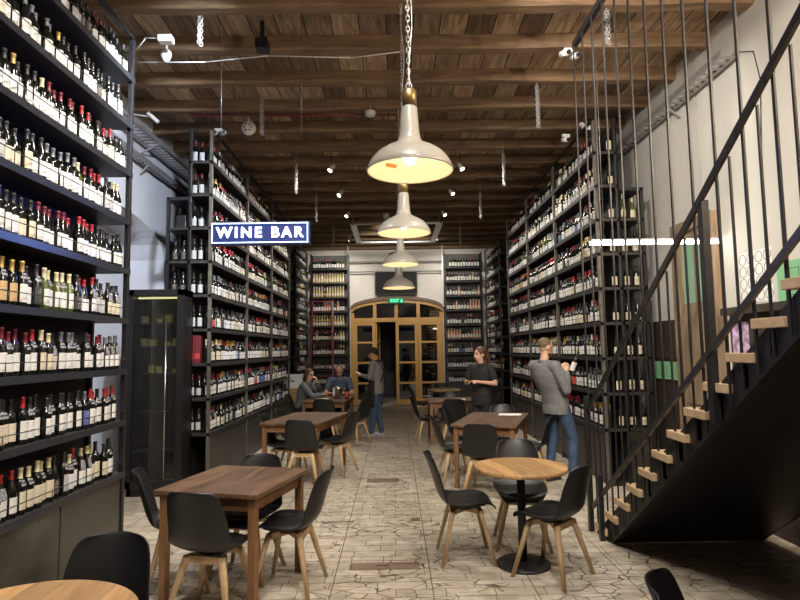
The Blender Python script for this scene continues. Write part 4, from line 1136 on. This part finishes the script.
def person(label, loc, rz, J, skin, clothes, hair, s=1, headrot=(0, 0, 0), fem=False, hands=None, beard=None):
    """J: joints in local metres, facing +Y"""
    V = {k: Vector(v) for k, v in J.items()}
    side = (V['shR']-V['shL']).normalized()
    tk = .93 if fem else 1.0
    Mh = Euler(headrot).to_matrix()
    body = MB()
    torso(body, V['pel'], V['chest'], V['neck'], side, tk)
    body.capsule(V['neck']-Vector((0, 0, .04)), V['head']-Vector((0, 0, .05)), .055*tk, .050*tk)
    headshape(body, V['head'], Mh, .97 if fem else 1)
    for q in 'LR':
        body.capsule(V['neck']-Vector((0, 0, .05)), V['sh'+q], .055*tk, .054*tk)
        limb(body, [V['sh'+q], V['el'+q], V['wr'+q]], [.050*tk, .038*tk, .025*tk])
        limb(body, [V['hp'+q], V['kn'+q], V['an'+q]], [.085*tk, .056*tk, .038*tk])
        hd = V['wr'+q]-V['el'+q]; hf, hn = hands[q] if hands else (hd, (0, 0, 1))
        hand(body, V['wr'+q], hf, hn, .95*tk, thumb_side=(1 if q == 'L' else -1))
    hc, hm = V['head'], Mh.inverted()
    sc_ = .97 if fem else 1
    def paint(p):
        l = (hm @ (Vector(p)-hc))/sc_
        if l.y > .05 and abs(l.z-.015) < .009 and .018 < abs(l.x) < .044: return 2
        if l.y > .05 and abs(l.z-.038) < .005 and .014 < abs(l.x) < .048: return 3
        if l.y > .07 and abs(l.z+.056) < .007 and abs(l.x) < .022: return 1
        return 0
    o = remesh(body, 'person', [skin, LIP, EYE, hair[1]], .009, 4, None, paint)
    tag(o, label, 'person'); o.location = loc; o.rotation_euler = (0, 0, rz); o.scale = (s, s, s)
    # clothes
    top, topm, sleeve, hem, bot, botm, shoem = clothes
    c = MB(); torso(c, V['pel'], V['chest'], V['neck'], side, tk, .018, -.2 if hem else -.01, 1.0)
    for q in 'LR':
        c.capsule(V['neck']-Vector((0, 0, .058)), V['sh'+q]+Vector((0, 0, .002)), .070*tk, .072*tk)
        if sleeve == 'long':
            w = V['el'+q].lerp(V['wr'+q], .92); limb(c, [V['sh'+q], V['el'+q], w], [.072*tk, .055*tk, .042*tk])
        else:
            e = V['sh'+q].lerp(V['el'+q], .62); limb(c, [V['sh'+q], e], [.072*tk, .064*tk])
    if hem:
        R = []
        for dz, a, b_ in ((.05, .172, .125), (-.06, .186, .135), (-.14, .182, .13)):
            R.append([V['pel']+side*(a*tk)*cos(t_)+Vector((-side.y, side.x, 0))*(b_*tk)*sin(t_)+Vector((0, 0, dz)) for t_ in [2*pi*i/24 for i in range(24)]])
        R.reverse(); c.rings(R)
    # collar
    c.torus(V['neck']+Vector((0, 0, .0)), .060*tk, .013, 'z', 18, 6)
    remesh(c, top, topm, .010, 5, o)
    c = MB(); R = []
    for dz, a, b_ in ((.09, .150, .108), (0, .176, .124), (-.09, .166, .118)):
        R.append([V['pel']+side*(a*tk)*cos(t_)+Vector((-side.y, side.x, 0))*(b_*tk)*sin(t_)+Vector((0, 0, dz)) for t_ in [2*pi*i/24 for i in range(24)]])
    R.reverse(); c.rings(R)
    for q in 'LR':
        a = V['kn'+q].lerp(V['an'+q], .97); m_ = V['kn'+q].lerp(V['an'+q], .5)
        limb(c, [V['hp'+q], V['hp'+q].lerp(V['kn'+q], .5), V['kn'+q], m_, a], [.094*tk, .083*tk, .067*tk, .060*tk, .056*tk])
    remesh(c, bot, botm, .010, 4, o)
    for q in 'LR':
        c = MB(); a = V['an'+q]; fd = J.get('ft'+q, (0, 1, 0)); fd = Vector(fd).normalized()
        Mf = Matrix((Vector((fd.y, -fd.x, 0)), fd, Vector((0, 0, 1)))).transposed()
        z0 = a.z-.075
        base = Vector((a.x, a.y, z0))
        c.ball(base+fd*.0+Vector((0, 0, .045)), .042, .055, .05, 14, M=Mf); c.ball(base+fd*.09+Vector((0, 0, .034)), .046, .10, .036, 14, M=Mf)
        c.box(-.040, .040, -.05, .18, 0, .022, 0, Matrix.Translation(base) @ Mf.to_4x4())
        remesh(c, 'shoe', shoem, .008, 3, o)
    # hair
    kind, hm_ = hair
    T = lambda p: V['head']+Mh @ (Vector(p)*sc_)
    c = MB()
    if kind == 'short': c.ball(T((0, -.022, .045)), .082, .094, .086, 20, M=Mh)
    if kind == 'buzz': c.ball(T((0, -.022, .040)), .0785, .089, .085, 20, M=Mh)
    if kind == 'cap':
        c.ball(T((0, -.020, .046)), .086, .098, .088, 20, M=Mh); c.ball(T((0, .07, .055)), .06, .05, .022, 14, M=Mh); c.ball(T((0, -.08, -.01)), .06, .03, .05, 12, M=Mh)
    if kind in ('pony', 'long'):
        c.ball(T((0, -.024, .042)), .086, .096, .090, 20, M=Mh); c.ball(T((0, -.06, -.01)), .076, .05, .075, 16, M=Mh)
    if kind == 'pony':
        c.ball(T((0, -.115, .04)), .034, .034, .034, 12, M=Mh)
        c.capsule(T((0, -.125, .03)), T((0, -.155, -.10)), .034, .038); c.capsule(T((0, -.155, -.10)), T((0, -.14, -.22)), .038, .014)
    if kind == 'long':
        for sx in (-1, 1): c.capsule(T((sx*.070, -.01, .01)), T((sx*.075, .0, -.13)), .024, .022)
        c.capsule(T((0, -.09, 0)), T((0, -.09, -.15)), .055, .05)
    remesh(c, 'hair', hm_, .008, 2, o)
    if beard:
        c = MB(); c.ball(T((0, .035, -.072)), .057, .055, .042, 16, M=Mh); c.ball(T((0, .066, -.083)), .033, .032, .034, 12, M=Mh)
        remesh(c, 'beard', beard, .007, 2, o)
    return o
DENIM = M_('blue_denim', (.04, .072, .14), .8, noise=.25, scale=14); GREYSH = M_('grey_shirt_cloth', (.16, .165, .17), .85, noise=.15, scale=25); LGREY = M_('light_grey_sweatshirt', (.20, .19, .185), .85, noise=.1, scale=25)
BLK = M_('black_cloth', (.014, .014, .016), .85); BLUET = M_('slate_blue_tshirt', (.07, .10, .16), .85); SWEAT = M_('grey_knit_sweater', (.11, .12, .13), .9, noise=.2, scale=30)
DHAIR = M_('dark_brown_hair', (.02, .013, .01), .6); AUB = M_('auburn_hair', (.075, .026, .013), .55); LHAIR = M_('short_fair_brown_hair', (.11, .075, .045), .7); GHAIR = M_('grey_cropped_hair', (.14, .12, .11), .7)
SNEAK = M_('grey_canvas_sneaker', (.42, .40, .40), .7); BSHOE = M_('black_shoe', (.02, .02, .022), .5); BEARD = M_('brown_beard', (.06, .035, .02), .8)
def stand(dx=.0, **k):
    J = dict(pel=(0, 0, .96), chest=(0, .0, 1.25), neck=(0, -.01, 1.46), head=(0, .02, 1.61), shL=(-.175, 0, 1.40), shR=(.175, 0, 1.40), hpL=(-.09, 0, .90), hpR=(.09, 0, .90),
             knL=(-.10, .02, .50), knR=(.10, .02, .50), anL=(-.10, -.02, .075), anR=(.10, -.02, .075), elL=(-.24, -.03, 1.12), elR=(.24, -.03, 1.12), wrL=(-.2, .2, 1.1), wrR=(.2, .2, 1.1))
    J.update(k); return J
# the bearded man with a bottle, back towards the camera
man = person('bearded man in grey shirt and jeans holding a bottle at the right rack', (1.98, 7.22, 0), face(.88, .48),
    stand(pel=(0, .0, .97), chest=(0, -.11, 1.26), neck=(0, -.17, 1.49), head=(0, -.13, 1.645), shL=(-.19, -.16, 1.42), shR=(.19, -.16, 1.42), elR=(.25, -.05, 1.13), wrR=(.09, .12, 1.34), elL=(-.22, -.02, 1.15), wrL=(-.05, .13, 1.38),
          knL=(-.11, .04, .50), anL=(-.13, -.02, .075), knR=(.12, .16, .52), anR=(.15, .10, .075), hpR=(.09, .02, .92), hpL=(-.09, .02, .92)),
    SKIN, ('shirt', GREYSH, 'long', True, 'trousers', DENIM, BSHOE), ('buzz', LHAIR), 1.0, (radians(-16), 0, radians(-8)), hands={'R': ((-.5, .5, .6), (.4, -.8, .0)), 'L': ((.5, .5, .6), (-.3, -.8, .0))}, beard=BEARD)
mw = Matrix.Translation((1.98, 7.22, 0)) @ Matrix.Rotation(face(.88, .48), 4, 'Z')
bp = mw @ Vector((.04, .235, 1.33))
standbottle('dark bottle with white label held up by the bearded man', bp, 'straight', 'dark', 'black', 'white', tilt=(radians(8), radians(22), radians(0)))
# waitress
wt = person('waitress in black with auburn ponytail looking left, holding a phone', (1.33, 8.98, 0), face(-.62, -.78),
    stand(elR=(.26, .02, 1.13), wrR=(.04, .27, 1.19), elL=(-.26, .02, 1.13), wrL=(-.06, .26, 1.17), shL=(-.165, 0, 1.37), shR=(.165, 0, 1.37), chest=(0, 0, 1.22), neck=(0, -.01, 1.43), head=(0, .02, 1.575), pel=(0, 0, .93)),
    M_('fair_skin', (.66, .38, .28), .5), ('shirt', BLK, 'short', True, 'trousers', BLK, BSHOE), ('pony', AUB), .985, (radians(-4), 0, radians(-30)), True, hands={'R': ((-.8, .35, -.05), (0, .1, 1)), 'L': ((.7, .5, .05), (0, .1, 1))})
o = MB().box(-.035, .035, -.07, .07, 0, .009).build('mobile_phone', BLACKP, None, .003)
mw = Matrix.Translation((1.33, 8.98, 0)) @ Matrix.Rotation(face(-.62, -.78), 4, 'Z'); o.location = mw @ Vector((-.0, .335, 1.185)); o.rotation_euler = (.3, 0, face(-.62, -.78)); tag(o, "black phone in the waitress's hands", 'phone')
t = MB().torus((0, 0, .985), .152, .016, 'z', 28, 6, sy=.72).build('belt', M_('black_belt', (.02, .018, .016), .35), wt)
MB().box(-.025, .025, .12, .128, .965, 1.005).build('belt_buckle', CHROME, wt)
# waiter
wa = person('waiter in grey sweatshirt, black apron and jeans by the arched door', (-.36, 11.28, 0), face(-.93, .36),
    stand(elR=(.22, .03, 1.14), wrR=(.08, .27, 1.16), elL=(-.22, .05, 1.14), wrL=(-.06, .28, 1.17), neck=(0, .02, 1.46), head=(0, .07, 1.595), knR=(.09, .02, .5), anR=(.10, -.06, .075), anL=(-.10, .08, .075), chest=(0, -.02, 1.25)),
    SKIN, ('sweatshirt', LGREY, 'long', True, 'trousers', DENIM, SNEAK), ('cap', DHAIR), .985, (radians(-22), 0, 0), hands={'R': ((-.3, .8, .2), (.5, 0, .8)), 'L': ((.3, .8, .2), (-.5, 0, .8))})
mb = MB(); R = []
for z, r in ((.58, .205), (.75, .20), (.95, .198), (1.08, .185)):
    for k_, rr in ((0, r),):
        R.append([(rr*cos(a)*1.0, rr*sin(a)*.80, z) for a in [radians(-15+210*i/20) for i in range(21)]])
mb.rings(R, 0, False, (False, False)); ap = mb.build('apron', BLK, wa)
sm = ap.modifiers.new('s', 'SOLIDIFY'); sm.thickness = .006
mb = MB()
for s_ in (-1, 1):
    mb.path([(s_*.14, .10, 1.06), (s_*.11, .135, 1.25), (s_*.10, .07, 1.475), (s_*.085, -.07, 1.46), (s_*.02, -.165, 1.27), (-s_*.13, -.145, 1.06)], .014, 6)
mb.build('apron_straps', BLK, wa)
o = MB().box(-.05, .05, -.07, .07, 0, .012).build('order_pad', PAPER); mw = Matrix.Translation((-.36, 11.28, 0)) @ Matrix.Rotation(face(-.93, .36), 4, 'Z'); o.location = mw @ Vector((0, .37, 1.19)); o.rotation_euler = (.5, 0, face(-.93, .36)); tag(o, "small order pad in the waiter's hands", 'notepad')
# seated pair
def sit(**k):
    J = dict(pel=(0, -.04, .57), chest=(0, .02, .84), neck=(0, .10, 1.05), head=(0, .16, 1.18), shL=(-.165, .08, 1.0), shR=(.165, .08, 1.0), hpL=(-.09, .02, .55), hpR=(.09, .02, .55), knL=(-.13, .42, .52), knR=(.13, .42, .52),
             anL=(-.13, .40, .075), anR=(.13, .40, .075), elL=(-.24, .22, .80), elR=(.24, .22, .80), wrL=(-.12, .42, .80), wrR=(.12, .42, .80)); J.update(k); return J
person('seated woman in grey sweater resting her hand on her face', (-1.78, 11.25, 0), face(.96, -.25),
    sit(elL=(-.20, .30, .80), wrL=(-.06, .27, 1.04), elR=(.24, .30, .80), wrR=(.10, .42, .83), neck=(0, .08, 1.05), head=(0, .14, 1.19)),
    M_('pale_skin', (.62, .38, .29), .5), ('sweater', SWEAT, 'long', False, 'trousers', BLK, BSHOE), ('long', AUB), 1.0, (radians(-12), 0, radians(-25)), True, hands={'L': ((.3, -.1, .95), (0, 1, 0)), 'R': ((-.6, .5, 0), (0, 0, 1))})
person('seated man in blue T-shirt looking down at the table', (-1.13, 11.97, 0), face(.0, -1),
    sit(elL=(-.27, .24, .80), elR=(.27, .24, .80), wrL=(-.12, .40, .80), wrR=(.12, .40, .80), neck=(0, .12, 1.10), head=(0, .19, 1.235), shL=(-.18, .10, 1.04), shR=(.18, .10, 1.04), chest=(0, .04, .88)),
    SKIN, ('t_shirt', BLUET, 'short', False, 'trousers', DENIM, BSHOE), ('buzz', GHAIR), 1.0, (radians(-28), 0, 0), hands={'R': ((-.8, .4, 0), (0, 0, 1)), 'L': ((.8, .4, 0), (0, 0, 1))}, beard=GHAIR)

# ------------------------------------------------------------------ light
w = bpy.data.worlds.new('world'); S.world = w; w.use_nodes = True
w.node_tree.nodes['Background'].inputs[0].default_value = (.5, .45, .4, 1); w.node_tree.nodes['Background'].inputs[1].default_value = .05
vs = S.view_settings
S.display_settings.display_device = 'sRGB'
vs.view_transform = 'Standard'; vs.look = 'None'; vs.gamma = 1; vs.use_curve_mapping = False; vs.exposure = -0.10
S.cycles.use_denoising = True
S.cycles.max_bounces = 6; S.cycles.diffuse_bounces = 4; S.cycles.glossy_bounces = 3; S.cycles.transparent_max_bounces = 8
S.cycles.caustics_reflective = False; S.cycles.caustics_refractive = False
S.cycles.sample_clamp_indirect = 4
